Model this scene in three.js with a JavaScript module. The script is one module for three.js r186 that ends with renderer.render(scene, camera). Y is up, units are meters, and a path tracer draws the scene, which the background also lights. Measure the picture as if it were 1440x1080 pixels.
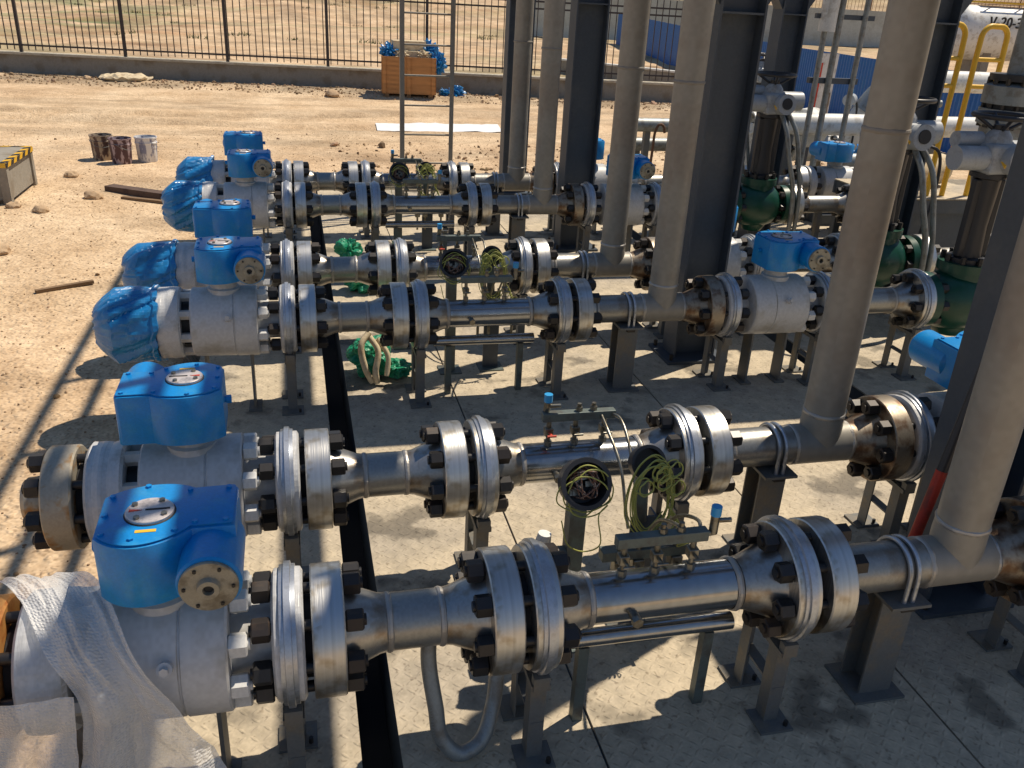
import * as THREE from 'three';
import { mergeGeometries, toCreasedNormals } from 'three/addons/utils/BufferGeometryUtils.js';
import { FontLoader } from 'three/addons/loaders/FontLoader.js';
import { TextGeometry } from 'three/addons/geometries/TextGeometry.js';
import { RoundedBoxGeometry } from 'three/addons/geometries/RoundedBoxGeometry.js';

// ---------------------------------------------------------------- camera, sky, sun, exposure
const scene = new THREE.Scene();
const camera = new THREE.PerspectiveCamera(47.93, 4 / 3, 0.05, 600);
{ // looking down and slightly right, a little rolled
  const r = new THREE.Vector3(0.971742, 0.050442, 0.230594), u = new THREE.Vector3(0.049673, 0.911326, -0.408678), f = new THREE.Vector3(0.230761, -0.408583, -0.883068);
  const m = new THREE.Matrix4().makeBasis(r, u, f.clone().negate());
  camera.quaternion.setFromRotationMatrix(m); camera.position.set(0, 2.27, 0);
}
const renderer = new THREE.WebGLRenderer({ antialias: true });
renderer.toneMapping = THREE.LinearToneMapping;
renderer.toneMappingExposure = 1.13;
renderer.shadowMap.enabled = true;
{ // clear desert sky, pale towards the horizon
  const W = 256, H = 128, d = new Float32Array(W * H * 4);
  for (let j = 0; j < H; j++) for (let i = 0; i < W; i++) {
    const el = (j + 0.5) / H * 2 - 1, e = Math.max(0, el), k = Math.pow(1 - e, 3.2), o = (j * W + i) * 4;
    if (el >= 0) { d[o] = 0.062 + 0.27 * k; d[o + 1] = 0.125 + 0.265 * k; d[o + 2] = 0.27 + 0.175 * k; }
    else { d[o] = 0.22; d[o + 1] = 0.17; d[o + 2] = 0.11; }
    d[o + 3] = 1;
  }
  const t = new THREE.DataTexture(d, W, H, THREE.RGBAFormat, THREE.FloatType);
  t.mapping = THREE.EquirectangularReflectionMapping; t.magFilter = t.minFilter = THREE.LinearFilter; t.needsUpdate = true;
  scene.background = t; scene.environment = t;
}
const sun = new THREE.DirectionalLight(0xfff1dc, 4.8);
sun.position.set(8.64, 17.5, -4.4 - 5); sun.target.position.set(0, 0, -5);   // from the right, a little behind the rows, 61 degrees high
sun.castShadow = true; sun.shadow.mapSize.set(4096, 4096); sun.shadow.radius = 1.0;
Object.assign(sun.shadow.camera, { left: -22, right: 22, top: 22, bottom: -22, near: 0.5, far: 70 });
scene.add(sun, sun.target);

// ---------------------------------------------------------------- helpers
let seed = 7; const rnd = () => { seed = (seed * 1664525 + 1013904223) >>> 0; return seed / 4294967296; };
const rr = (a, b) => a + (b - a) * rnd();
const hsh = (x, y, z) => { let h = (Math.imul(x, 374761393) + Math.imul(y, 668265263) + Math.imul(z, 2147483647 ^ 0x5bd1e995)) | 0; h = Math.imul(h ^ (h >>> 13), 1274126177); h ^= h >>> 16; return (h >>> 0) / 4294967296; };
const sm = t => t * t * (3 - 2 * t), lerp = (a, b, t) => a + (b - a) * t, clamp = (v, a = 0, b = 1) => Math.min(b, Math.max(a, v));
function vn(x, y, z = 0, p = 0) {                       // value noise, optionally periodic in x and y
  const xi = Math.floor(x), yi = Math.floor(y), zi = Math.floor(z), u = sm(x - xi), v = sm(y - yi), w = sm(z - zi);
  const q = a => p ? ((a % p) + p) % p : a, h = (a, b, c) => hsh(q(a), q(b), c);
  const l = c => lerp(lerp(h(xi, yi, c), h(xi + 1, yi, c), u), lerp(h(xi, yi + 1, c), h(xi + 1, yi + 1, c), u), v);
  return w ? lerp(l(zi), l(zi + 1), w) : l(zi);
}
function fbm(x, y, z, oct = 4, p = 0) { let s = 0, a = 0.5, n = 0; for (let o = 0; o < oct; o++) { s += a * vn(x, y, z + o * 17, p); n += a; a *= 0.55; x *= 2; y *= 2; p *= 2; } return s / n; }
function tex(S, fn, srgb, w = 1, h = 1) {               // tile of w x h metres
  const d = new Uint8Array(S * S * 4);
  for (let j = 0; j < S; j++) for (let i = 0; i < S; i++) { const c = fn(i / S, j / S), o = (j * S + i) * 4; d[o] = clamp(c[0]) * 255; d[o + 1] = clamp(c[1]) * 255; d[o + 2] = clamp(c[2]) * 255; d[o + 3] = 255; }
  const t = new THREE.DataTexture(d, S, S); t.wrapS = t.wrapT = THREE.RepeatWrapping; t.magFilter = THREE.LinearFilter; t.minFilter = THREE.LinearMipmapLinearFilter; t.generateMipmaps = true;
  if (srgb) t.colorSpace = THREE.SRGBColorSpace; t.repeat.set(1 / w, 1 / h); t.needsUpdate = true; return t;
}
const grey = v => [v, v, v];
function mapUV(g) {                                     // metres, from the dominant side of each face
  const p = g.attributes.position, n = g.attributes.normal, uv = new Float32Array(p.count * 2);
  for (let i = 0; i < p.count; i++) {
    const b = Math.floor(i / 3) * 3, ix = g.index ? [i, i, i] : [b, b + 1, b + 2];
    let ax = 0, ay = 0, az = 0; for (const k of ix) { ax += Math.abs(n.getX(k)); ay += Math.abs(n.getY(k)); az += Math.abs(n.getZ(k)); }
    const x = p.getX(i), y = p.getY(i), z = p.getZ(i);
    if (ay >= ax && ay >= az) { uv[2 * i] = x; uv[2 * i + 1] = z; } else if (az >= ax) { uv[2 * i] = x; uv[2 * i + 1] = y; } else { uv[2 * i] = z; uv[2 * i + 1] = y; }
  }
  g.setAttribute('uv', new THREE.BufferAttribute(uv, 2)); return g;
}
const flat = g => { let q = g.index ? g.toNonIndexed() : g; for (const k of Object.keys(q.attributes)) if (!['position', 'normal', 'uv'].includes(k)) q.deleteAttribute(k); return q; };
const mg = a => a.length > 1 ? mergeGeometries(a.map(flat)) : flat(a[0]);
const T = (g, x = 0, y = 0, z = 0) => g.translate(x, y, z);
const box = (w, h, d, x = 0, y = 0, z = 0, b = 0) => { const g = b ? new RoundedBoxGeometry(w, h, d, 1, b) : new THREE.BoxGeometry(w, h, d); return mapUV(flat(T(g, x, y, z))); };
function lx(prof, seg = 40, cr = 0.5) { const g = new THREE.LatheGeometry(prof.map(([x, r]) => new THREE.Vector2(Math.max(r, 1e-5), x)), seg); g.rotateZ(-Math.PI / 2); return mapUV(toCreasedNormals(g, cr)); }   // turned about x
function ly(prof, seg = 32, cr = 0.5) { return mapUV(toCreasedNormals(new THREE.LatheGeometry(prof.map(([y, r]) => new THREE.Vector2(Math.max(r, 1e-5), y)), seg), cr)); }
const cyl = (a, b, r, seg = 14, r2 = r) => { const A = new THREE.Vector3(...a), B = new THREE.Vector3(...b), d = B.clone().sub(A), g = new THREE.CylinderGeometry(r2, r, d.length(), seg); g.applyQuaternion(new THREE.Quaternion().setFromUnitVectors(new THREE.Vector3(0, 1, 0), d.normalize())); const c = A.add(B).multiplyScalar(0.5); const q = flat(T(g, c.x, c.y, c.z)); return mapUV(seg <= 6 ? toCreasedNormals(q, 0.3) : q); };
const tube = (pts, r, n = 60, k = 8, closed = false) => mapUV(flat(new THREE.TubeGeometry(new THREE.CatmullRomCurve3(pts.map(p => new THREE.Vector3(...p)), closed), n, r, k, closed)));
const disc = (t, R, c = 0.004) => lx([[0, 0], [0, R - c], [c, R], [t - c, R], [t, R - c], [t, 0]], 44);
function warp(g, fn) { const p = g.attributes.position, v = new THREE.Vector3(); for (let i = 0; i < p.count; i++) { v.fromBufferAttribute(p, i); fn(v); p.setXYZ(i, v.x, v.y, v.z); } g.computeVertexNormals(); return g; }
const names = {}; const numbered = n => { const k = names[n] = (names[n] ?? -1) + 1; return k ? `${n}_${String(k).padStart(3, '0')}` : n; };
function put(name, g, m, parent, x = 0, y = 0, z = 0) { const o = new THREE.Mesh(Array.isArray(g) ? mg(g) : g, m); o.name = name; o.position.set(x, y, z); o.castShadow = o.receiveShadow = true; parent.add(o); return o; }
function thing(name, label, category, [x, y, z] = [0, 0, 0], turn = 0, group) { const o = new THREE.Group(); o.name = numbered(name); o.position.set(x, y, z); o.rotation.y = turn; o.userData = { label, category }; if (group) o.userData.group = group; scene.add(o); return o; }
function one(name, label, category, g, m, p = [0, 0, 0], group) { const o = put(numbered(name), g, m, scene, ...p); o.userData = { label, category }; if (group) o.userData.group = group; return o; }
function struct(name, g, m) { const o = put(numbered(name), g, m, scene); o.userData = { kind: 'structure' }; return o; }

// ---------------------------------------------------------------- materials
const noiseB = tex(256, (u, v) => grey(fbm(u * 16, v * 16, 3, 4, 16)), false, 0.25, 0.25);
const grimeT = (c1, c2, th = 0.55, w = 0.9, f = 6) => tex(256, (u, v) => { const n = fbm(u * f, v * f, 5, 5, f), s = clamp((n - th) * 4 + 0.1), g = 0.965 + 0.07 * vn(u * 64, v * 64, 9, 64); return c1.map((c, i) => lerp(c, c2[i], s) * g); }, true, w, w);
const turn = tex(256, (u, v) => grey(0.5 + 0.5 * (vn(u * 128, 0.5, 1, 128) - 0.5) + 0.25 * (fbm(u * 8, v * 8, 4, 4, 8) - 0.5)), false, 0.16, 0.4);
const steelT = tex(256, (u, v) => { const n = fbm(u * 6, v * 6, 8, 5, 6), s = clamp((n - 0.55) * 6), l = 0.86 + 0.16 * vn(u * 96, 0.5, 2, 96); return [lerp(0.80, 0.66, s) * l, lerp(0.80, 0.62, s) * l, lerp(0.79, 0.55, s) * l]; }, true, 0.5, 0.5);
const M = {};
const std = (o) => new THREE.MeshStandardMaterial(o);
M.flange = std({ map: steelT, metalness: 0.92, roughness: 0.36, bumpMap: turn, bumpScale: 0.0004 });
M.hub = std({ map: grimeT([0.64, 0.635, 0.62], [0.54, 0.49, 0.43], 0.5, 0.35), metalness: 0.85, roughness: 0.33, bumpMap: turn, bumpScale: 0.0003 });
M.pipe = std({ map: grimeT([0.60, 0.60, 0.585], [0.53, 0.50, 0.46], 0.5, 0.4), metalness: 0.75, roughness: 0.38, bumpMap: noiseB, bumpScale: 0.0005 });
M.polished = std({ map: grimeT([0.62, 0.63, 0.64], [0.55, 0.53, 0.50], 0.55), metalness: 0.95, roughness: 0.2, bumpMap: turn, bumpScale: 0.00015 });
M.weld = std({ color: new THREE.Color().setRGB(0.42, 0.40, 0.37), metalness: 0.8, roughness: 0.5, bumpMap: noiseB, bumpScale: 0.002 });
M.nut = std({ map: grimeT([0.20, 0.195, 0.195], [0.28, 0.255, 0.225], 0.5, 0.3), metalness: 0.45, roughness: 0.38 });
M.nutRust = std({ map: grimeT([0.21, 0.19, 0.18], [0.30, 0.25, 0.21], 0.5, 0.2), metalness: 0.35, roughness: 0.5 });
M.flangeRust = std({ map: grimeT([0.60, 0.56, 0.50], [0.42, 0.33, 0.26], 0.46, 0.3), metalness: 0.75, roughness: 0.42, bumpMap: turn, bumpScale: 0.0004 });
M.gasket = std({ color: new THREE.Color().setRGB(0.012, 0.012, 0.014), roughness: 0.8 });
M.valve = std({ map: grimeT([0.74, 0.745, 0.75], [0.66, 0.65, 0.625], 0.54, 0.6), roughness: 0.42, bumpMap: noiseB, bumpScale: 0.0002 });
M.valveNut = std({ map: grimeT([0.80, 0.80, 0.79], [0.66, 0.64, 0.60], 0.58, 0.3), roughness: 0.5 });
M.film = std({ map: grimeT([0.74, 0.745, 0.75], [0.66, 0.655, 0.64], 0.5, 0.4), roughness: 0.32, bumpMap: turn, bumpScale: 0.0012 });
M.blue = std({ map: grimeT([0.05, 0.51, 0.79], [0.17, 0.54, 0.77], 0.56, 0.28, 8), roughness: 0.36, bumpMap: noiseB, bumpScale: 0.00012 });
M.disc = std({ map: grimeT([0.60, 0.58, 0.52], [0.45, 0.42, 0.36], 0.52, 0.2), metalness: 0.3, roughness: 0.5 });
M.dial = std({ map: grimeT([0.80, 0.77, 0.76], [0.62, 0.60, 0.60], 0.55, 0.12), metalness: 0.3, roughness: 0.35 });
M.red = std({ color: new THREE.Color().setRGB(0.55, 0.06, 0.03), roughness: 0.5 });
M.redPole = std({ map: grimeT([0.70, 0.20, 0.12], [0.50, 0.20, 0.15], 0.55, 0.3), roughness: 0.55 });
M.dark = std({ color: new THREE.Color().setRGB(0.02, 0.02, 0.022), roughness: 0.6 });
M.yellow = std({ color: new THREE.Color().setRGB(0.75, 0.45, 0.03), roughness: 0.45 });
M.rust = std({ map: grimeT([0.66, 0.63, 0.57], [0.62, 0.44, 0.25], 0.53, 0.35), metalness: 0.45, roughness: 0.55, bumpMap: noiseB, bumpScale: 0.0006 });
M.orange = std({ map: grimeT([0.70, 0.50, 0.27], [0.60, 0.36, 0.16], 0.5, 0.3), metalness: 0.2, roughness: 0.6 });
M.riser = std({ map: grimeT([0.56, 0.545, 0.51], [0.53, 0.50, 0.46], 0.5, 1.3), metalness: 0.25, roughness: 0.5, bumpMap: noiseB, bumpScale: 0.00025 });
M.riserWeld = std({ color: new THREE.Color().setRGB(0.24, 0.22, 0.19), roughness: 0.6, bumpMap: noiseB, bumpScale: 0.002 });
M.column = std({ map: grimeT([0.26, 0.295, 0.335], [0.30, 0.325, 0.35], 0.55, 0.8), roughness: 0.5, bumpMap: noiseB, bumpScale: 0.0004 });
M.support = std({ map: grimeT([0.40, 0.41, 0.41], [0.46, 0.43, 0.38], 0.52, 0.4), metalness: 0.2, roughness: 0.55, bumpMap: noiseB, bumpScale: 0.0004 });
M.strap = std({ map: grimeT([0.72, 0.74, 0.77], [0.55, 0.56, 0.56], 0.55, 0.3), metalness: 0.75, roughness: 0.33 });
M.green = std({ map: grimeT([0.03, 0.25, 0.19], [0.07, 0.27, 0.22], 0.58, 0.4), roughness: 0.35 });
M.yoke = std({ color: new THREE.Color().setRGB(0.022, 0.022, 0.025), roughness: 0.42 });
M.actuator = std({ map: grimeT([0.62, 0.64, 0.66], [0.52, 0.52, 0.52], 0.57, 0.4), roughness: 0.42 });
M.white = std({ map: grimeT([0.85, 0.85, 0.83], [0.70, 0.68, 0.64], 0.56, 0.6), roughness: 0.45 });
M.galv = std({ map: grimeT([0.55, 0.57, 0.57], [0.48, 0.47, 0.45], 0.5, 0.3), metalness: 0.5, roughness: 0.5 });
M.wire = std({ color: new THREE.Color().setRGB(0.36, 0.37, 0.09), roughness: 0.5 });
M.innerWire = std({ map: grimeT([0.45, 0.32, 0.26], [0.62, 0.60, 0.56], 0.5, 0.05), roughness: 0.6 });
M.wireGreen = std({ color: new THREE.Color().setRGB(0.10, 0.24, 0.05), roughness: 0.5 });
M.brass = std({ map: grimeT([0.55, 0.54, 0.50], [0.45, 0.42, 0.36], 0.5, 0.1), metalness: 0.85, roughness: 0.35 });
M.cap = std({ color: new THREE.Color().setRGB(0.03, 0.30, 0.62), roughness: 0.4 });
M.bar = std({ map: grimeT([0.38, 0.42, 0.41], [0.34, 0.34, 0.32], 0.5, 0.3), metalness: 0.3, roughness: 0.5 });
M.blueFilm = new THREE.MeshPhysicalMaterial({ map: grimeT([0.09, 0.45, 0.69], [0.16, 0.50, 0.71], 0.5, 0.3), roughness: 0.36, clearcoat: 0.25, clearcoatRoughness: 0.3 });
M.greenBag = std({ map: grimeT([0.05, 0.50, 0.36], [0.30, 0.66, 0.52], 0.55, 0.2), roughness: 0.45 });
M.bubble = new THREE.MeshPhysicalMaterial({ color: new THREE.Color().setRGB(0.88, 0.88, 0.87), roughness: 0.28, transmission: 0.45, thickness: 0, side: THREE.DoubleSide, bumpMap: tex(256, (u, v) => { let h = 0; const k = 21, ci = Math.floor(u * k), cj = Math.floor(v * k); for (let a = -1; a < 2; a++) for (let b = -1; b < 2; b++) { const i = ci + a, j = cj + b, wi = (i + k) % k, wj = (j + k) % k, x = i + 0.5 + 0.55 * (hsh(wi, wj, 1) - 0.5), y = j + 0.5 + 0.55 * (hsh(wi, wj, 2) - 0.5); h = Math.max(h, clamp(1 - 2.1 * Math.hypot(u * k - x, v * k - y)) * (0.3 + 0.7 * hsh(wi, wj, 3))); } return grey(Math.sqrt(h)); }, false, 0.17, 0.17), bumpScale: 0.0026 });
M.wood = std({ map: tex(256, (u, v) => { const g = 0.75 + 0.3 * vn(u * 2, v * 40, 1, 0) + 0.12 * fbm(u * 8, v * 8, 3, 3, 8); return [0.50 * g, 0.40 * g, 0.29 * g]; }, true, 1.2, 0.4), roughness: 0.8 });
M.plywood = std({ map: tex(256, (u, v) => { const g = 0.8 + 0.25 * fbm(u * 3, v * 20, 1, 4, 4); return [0.72 * g, 0.52 * g, 0.32 * g]; }, true, 1, 1), roughness: 0.8 });
M.paper = std({ map: grimeT([0.80, 0.74, 0.62], [0.70, 0.62, 0.50], 0.5, 0.3), roughness: 0.85 });
M.paleWall = std({ map: grimeT([0.70, 0.72, 0.70], [0.66, 0.67, 0.64], 0.5, 3), roughness: 0.9 });
M.coping = std({ map: grimeT([0.74, 0.71, 0.64], [0.66, 0.62, 0.54], 0.5, 1.5), roughness: 0.9 });
M.concrete = std({ map: grimeT([0.56, 0.54, 0.50], [0.50, 0.46, 0.40], 0.52, 1.7, 8), roughness: 0.92, bumpMap: noiseB, bumpScale: 0.002 });
M.fence = std({ color: new THREE.Color().setRGB(0.035, 0.028, 0.03), roughness: 0.5 });
M.hoarding = std({ map: grimeT([0.07, 0.38, 0.66], [0.13, 0.42, 0.66], 0.55, 1.4), roughness: 0.45 });
M.rock = std({ map: grimeT([0.70, 0.60, 0.48], [0.58, 0.48, 0.38], 0.5, 0.4), roughness: 0.95 });
const dirtC = tex(1024, (u, v) => {
  const a = fbm(u * 6, v * 6, 2, 6, 6), b = fbm(u * 40, v * 40, 7, 4, 40), c = vn(u * 300, v * 300, 5, 300), p = 0.55 * clamp((fbm(u * 130, v * 130, 12, 2, 130) - 0.68) * 7);
  let r = 0.785 + 0.16 * (a - 0.5) + 0.16 * (b - 0.5) + 0.12 * (c - 0.5), g = 0.685 + 0.18 * (a - 0.5) + 0.16 * (b - 0.5) + 0.12 * (c - 0.5), l = 0.555 + 0.19 * (a - 0.5) + 0.15 * (b - 0.5) + 0.11 * (c - 0.5);
  return [r - 0.22 * p, g - 0.22 * p, l - 0.2 * p];
}, true, 3.1, 3.1);
const dirtB = tex(1024, (u, v) => grey(0.5 * fbm(u * 24, v * 24, 2, 6, 24) + 0.35 * vn(u * 160, v * 160, 7, 160) + 0.25 * clamp((fbm(u * 90, v * 90, 12, 2, 90) - 0.6) * 6)), false, 3.1, 3.1);
M.dirt = std({ map: dirtC, roughness: 0.96, bumpMap: dirtB, bumpScale: 0.024, vertexColors: true });
const diamond = (u, v) => { // four-way tread lugs
  const k = 4, i = Math.floor(u * k), j = Math.floor(v * k), x = u * k - i - 0.5, y = v * k - j - 0.5, s = (i + j) % 2 ? 1 : -1, a = (x + s * y) * 0.7071, b = (x - s * y) * 0.7071;
  return clamp(1.6 - Math.hypot(a / 0.48, b / 0.16) * 1.6);
};
const deckB = tex(512, (u, v) => grey(0.75 * diamond(u, v) + 0.25 * fbm(u * 8, v * 8, 4, 4, 8)), false, 0.16, 0.16);
const deckC = tex(1024, (u, v) => {
  const a = fbm(u * 5, v * 5, 21, 6, 5), b = fbm(u * 50, v * 50, 3, 3, 50), c = vn(u * 320, v * 320, 5, 320), s = clamp((a - 0.5) * 4) * 0.55, p = 0.5 * clamp((fbm(u * 150, v * 150, 31, 2, 150) - 0.74) * 9), st = 1 - 0.3 * clamp((fbm(u * 9, v * 9, 41, 5, 9) - 0.6) * 9), l = (0.9 + 0.2 * b + 0.08 * (c - 0.5)) * st;
  return [lerp(0.715, 0.585, s) * l - 0.25 * p, lerp(0.665, 0.555, s) * l - 0.25 * p, lerp(0.575, 0.51, s) * l - 0.23 * p];
}, true, 2.3, 2.3);
M.deck = std({ map: deckC, roughness: 0.82, metalness: 0.05, bumpMap: deckB, bumpScale: 0.003 });

// ---------------------------------------------------------------- terrain
const smooth = (a, b, x) => sm(clamp((x - a) / (b - a)));
function gh(x, Z) {                                        // height of the soil; Z is metres away from the camera
  let h = 0.07 * (fbm(x * 0.35 + 40, Z * 0.35 + 9, 1, 4) - 0.5) + 0.03 * (fbm(x * 2.2 + 80, Z * 2.2, 5, 3) - 0.5);
  const rut = (c, w, d) => { const q = (Z - c - 0.5 * Math.sin(x * 0.35 + c) - 0.12 * x * 0.3) / w; return -d * Math.exp(-q * q) + 0.5 * d * Math.exp(-Math.pow(Math.abs(q) - 1.7, 2) * 2); };
  if (Z > 13 && Z < 23 && x < 6) h += (rut(16.4, 0.22, 0.05) + rut(17.9, 0.22, 0.05) + rut(20.2, 0.2, 0.03)) * smooth(13, 15, Z) * smooth(6, 3, x);
  const fenceZ = 22.85 - 0.185 * x;
  h += 0.06 * Math.exp(-Math.pow((Z - fenceZ + 0.8) / 0.6, 2)) * fbm(x * 1.5, Z * 1.5, 3, 3) * 2;
  if (Z > fenceZ + 0.5) h += 0.9 * smooth(0, 30, Z - fenceZ) * (fbm(x * 0.12 + 9, Z * 0.12, 7, 4) - 0.35) + 0.12 * (fbm(x * 1.1, Z * 1.1, 8, 3) - 0.5);
  h += smooth(60, 150, Z) * 5 * (0.5 + fbm(x * 0.02 + 4, Z * 0.02, 6, 3)) + smooth(24, 70, x) * smooth(30, 80, Z) * 6;
  const dk = smooth(-0.74, -0.66, x) * smooth(9.5, 8.6, x) * smooth(12.0, 11.7, Z) * smooth(-0.5, 0.2, Z);
  return lerp(h, -0.42, dk);
}
{
  const xs = [], zs = [];
  for (let x = -140; x < -9; x += Math.max(0.14, (-9 - x) * 0.07)) xs.push(x);
  for (let x = -9; x < 14; x += 0.1) xs.push(x);
  for (let x = 14; x < 190; x += Math.max(0.14, (x - 14) * 0.07)) xs.push(x);
  for (let z = -12; z < 1; z += 0.8) zs.push(z);
  for (let z = 1; z < 27; z += 0.09) zs.push(z);
  for (let z = 27; z < 260; z += Math.max(0.12, (z - 26) * 0.045)) zs.push(z);
  const nx = xs.length, nz = zs.length, P = new Float32Array(nx * nz * 3), UV = new Float32Array(nx * nz * 2), C = new Float32Array(nx * nz * 3), I = [];
  zs.forEach((Z, j) => xs.forEach((x, i) => {
    const o = j * nx + i; P.set([x, gh(x, Z), -Z], o * 3); UV.set([x, Z], o * 2);
    const n = fbm(x * 0.18 + 30, Z * 0.4 + 3, 4, 4), m = fbm(x * 0.7, Z * 1.4 + 60, 9, 4), far = smooth(24, 27, Z + 0.185 * x);
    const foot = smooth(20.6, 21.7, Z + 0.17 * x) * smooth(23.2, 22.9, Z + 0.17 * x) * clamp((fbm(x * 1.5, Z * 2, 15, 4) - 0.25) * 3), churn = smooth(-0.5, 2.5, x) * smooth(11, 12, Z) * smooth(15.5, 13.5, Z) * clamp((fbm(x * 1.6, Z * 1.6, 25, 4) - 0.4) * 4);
    const streak = smooth(12, 14, Z) * smooth(21.5, 20, Z + 0.17 * x) * clamp((fbm(x * 0.28 + 5, Z * 2.4 - x * 0.1, 35, 4) - 0.5) * 5), mott = far * clamp((fbm(x * 0.45, Z * 1.1, 45, 5) - 0.47) * 5);
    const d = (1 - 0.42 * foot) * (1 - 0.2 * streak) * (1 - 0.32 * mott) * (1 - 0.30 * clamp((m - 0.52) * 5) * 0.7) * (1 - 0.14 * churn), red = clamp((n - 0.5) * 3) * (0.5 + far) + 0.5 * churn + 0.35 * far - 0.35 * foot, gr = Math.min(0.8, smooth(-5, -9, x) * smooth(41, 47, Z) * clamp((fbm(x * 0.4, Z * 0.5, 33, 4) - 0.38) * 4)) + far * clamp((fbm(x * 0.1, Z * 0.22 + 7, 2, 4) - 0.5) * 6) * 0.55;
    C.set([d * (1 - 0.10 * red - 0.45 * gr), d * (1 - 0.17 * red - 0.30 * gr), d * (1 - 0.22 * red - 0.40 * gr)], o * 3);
    if (i < nx - 1 && j < nz - 1) { const a = o, b = o + 1, c = o + nx, e = o + nx + 1; I.push(a, b, c, b, e, c); }
  }));
  const g = new THREE.BufferGeometry(); g.setAttribute('position', new THREE.BufferAttribute(P, 3)); g.setAttribute('uv', new THREE.BufferAttribute(UV, 2)); g.setAttribute('color', new THREE.BufferAttribute(C, 3)); g.setIndex(I); g.computeVertexNormals();
  struct('ground', g, M.dirt);
}
// ---------------------------------------------------------------- steel deck of tread plates with two open gaps
const DK = 0.05;
{
  const deck = new THREE.Group(); deck.name = 'deck'; deck.userData = { kind: 'structure' }; scene.add(deck);
  const cols = [[-0.66, 0.11], [0.235, 0.868], [0.877, 2.085], [2.094, 3.36], [3.50, 4.88], [4.89, 6.1], [6.11, 7.6], [7.61, 9.0]], cuts = [0.2, 6.27, 11.6];
  for (const [a, b] of cols) for (let k = 0; k < 2; k++) put('tread_plate', box(b - a, 0.01, cuts[k + 1] - cuts[k] - 0.008, (a + b) / 2, DK - 0.005 - (rnd() * 0.0015), -(cuts[k] + cuts[k + 1]) / 2), M.deck, deck);
  for (const x of [-0.62, 0.07, 0.275, 0.872, 2.09, 3.31, 3.56, 4.885, 6.105, 7.605, 8.95]) put('deck_beam', box(0.075, 0.40, 11.4, x, -0.162, -5.9), M.column, deck);
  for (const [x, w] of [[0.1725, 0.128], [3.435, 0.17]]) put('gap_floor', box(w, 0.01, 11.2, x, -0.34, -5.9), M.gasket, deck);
  for (const Z of [0.24, 11.56]) for (const [a, b] of [[-0.57, 0.03], [0.33, 3.26], [3.61, 8.9]]) put('deck_beam', box(b - a, 0.38, 0.07, (a + b) / 2, -0.155, -Z), M.column, deck);
}

// ---------------------------------------------------------------- shared shapes of the pipe runs
const AX = 0.52;                                            // pipe axis above the deck
const nutG = (() => { const g = mg([new THREE.CylinderGeometry(0.034, 0.034, 0.042, 6), new THREE.CylinderGeometry(0.029, 0.034, 0.004, 6).translate(0, 0.023, 0), new THREE.CylinderGeometry(0.034, 0.029, 0.004, 6).translate(0, -0.023, 0)]); g.rotateZ(Math.PI / 2); return mg([mapUV(toCreasedNormals(flat(g), 0.3)), cyl([-0.032, 0, 0], [0.032, 0, 0], 0.0165, 12)]); })();
const studG = cyl([-0.085, 0, 0], [0.085, 0, 0], 0.0165, 10);
const boltHeadG = mg([mapUV(toCreasedNormals(flat(new THREE.CylinderGeometry(0.008, 0.008, 0.007, 6).translate(0, 0.0035, 0)), 0.3))]);
const flangeG = disc(0.09, 0.19), ringG = disc(0.082, 0.19), gapG = disc(0.034, 0.125, 0.001);
const filmG = (len, R, sd) => warp(lx([...Array(14)].map((_, i) => { const t = i / 13; return [t * len, R * (0.985 + 0.03 * vn(t * 5, sd, 3)) - (i === 0 || i === 13 ? 0.012 : 0)]; }).reduce((a, p, i, all) => (a.push(p), a), [[0, 0.09]]).concat([[len, 0.09]]), 60, 1.2), v => { const a = Math.atan2(v.z, v.y), r = Math.hypot(v.y, v.z); if (r < 0.1) return; const k = 1 + 0.022 * (vn(a * 3 + 9, v.x * 40, sd) - 0.5) + 0.012 * (vn(a * 9 + 20, v.x * 14, sd + 3) - 0.5); v.y *= k; v.z *= k; });
const hubR = lx([[0, 0.128], [0.03, 0.116], [0.10, 0.088], [0.125, 0.084], [0.125, 0.02]], 36, 0.9);        // opens from a flange to its right
const hubL = lx([[-0.125, 0.02], [-0.125, 0.084], [-0.10, 0.088], [-0.03, 0.116], [0, 0.128]], 36, 0.9);
const weldG = warp(lx([[-0.012, 0.082], [-0.007, 0.0875], [0, 0.0895], [0.007, 0.0875], [0.012, 0.082]], 48, 1.2), v => { const a = Math.atan2(v.z, v.y), k = 1 + 0.012 * Math.sin(a * 40) + 0.01 * (vn(a * 5 + 9, 1) - 0.5); v.y *= k; v.z *= k; });
const pipeG = (a, b, r = 0.084) => lx([[a, r - 0.02], [a, r], [b, r], [b, r - 0.02]], 40, 0.5);
function nuts(parent, x, m = M.nut, bc = 0.152, name = 'nut', off = 0) { for (let k = 0; k < 8; k++) { const a = k * Math.PI / 4 + off, o = put(name, nutG, m === M.nut && rnd() < 0.22 ? M.nutRust : m, parent, x + rr(-0.004, 0.004), AX + bc * Math.cos(a), bc * Math.sin(a)); o.rotation.x = rnd() * Math.PI; } }
function studs(parent, x, bc = 0.152) { for (let k = 0; k < 8; k++) { const a = k * Math.PI / 4; put('stud', studG, M.nut, parent, x, AX + bc * Math.cos(a), bc * Math.sin(a)); } }

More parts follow.
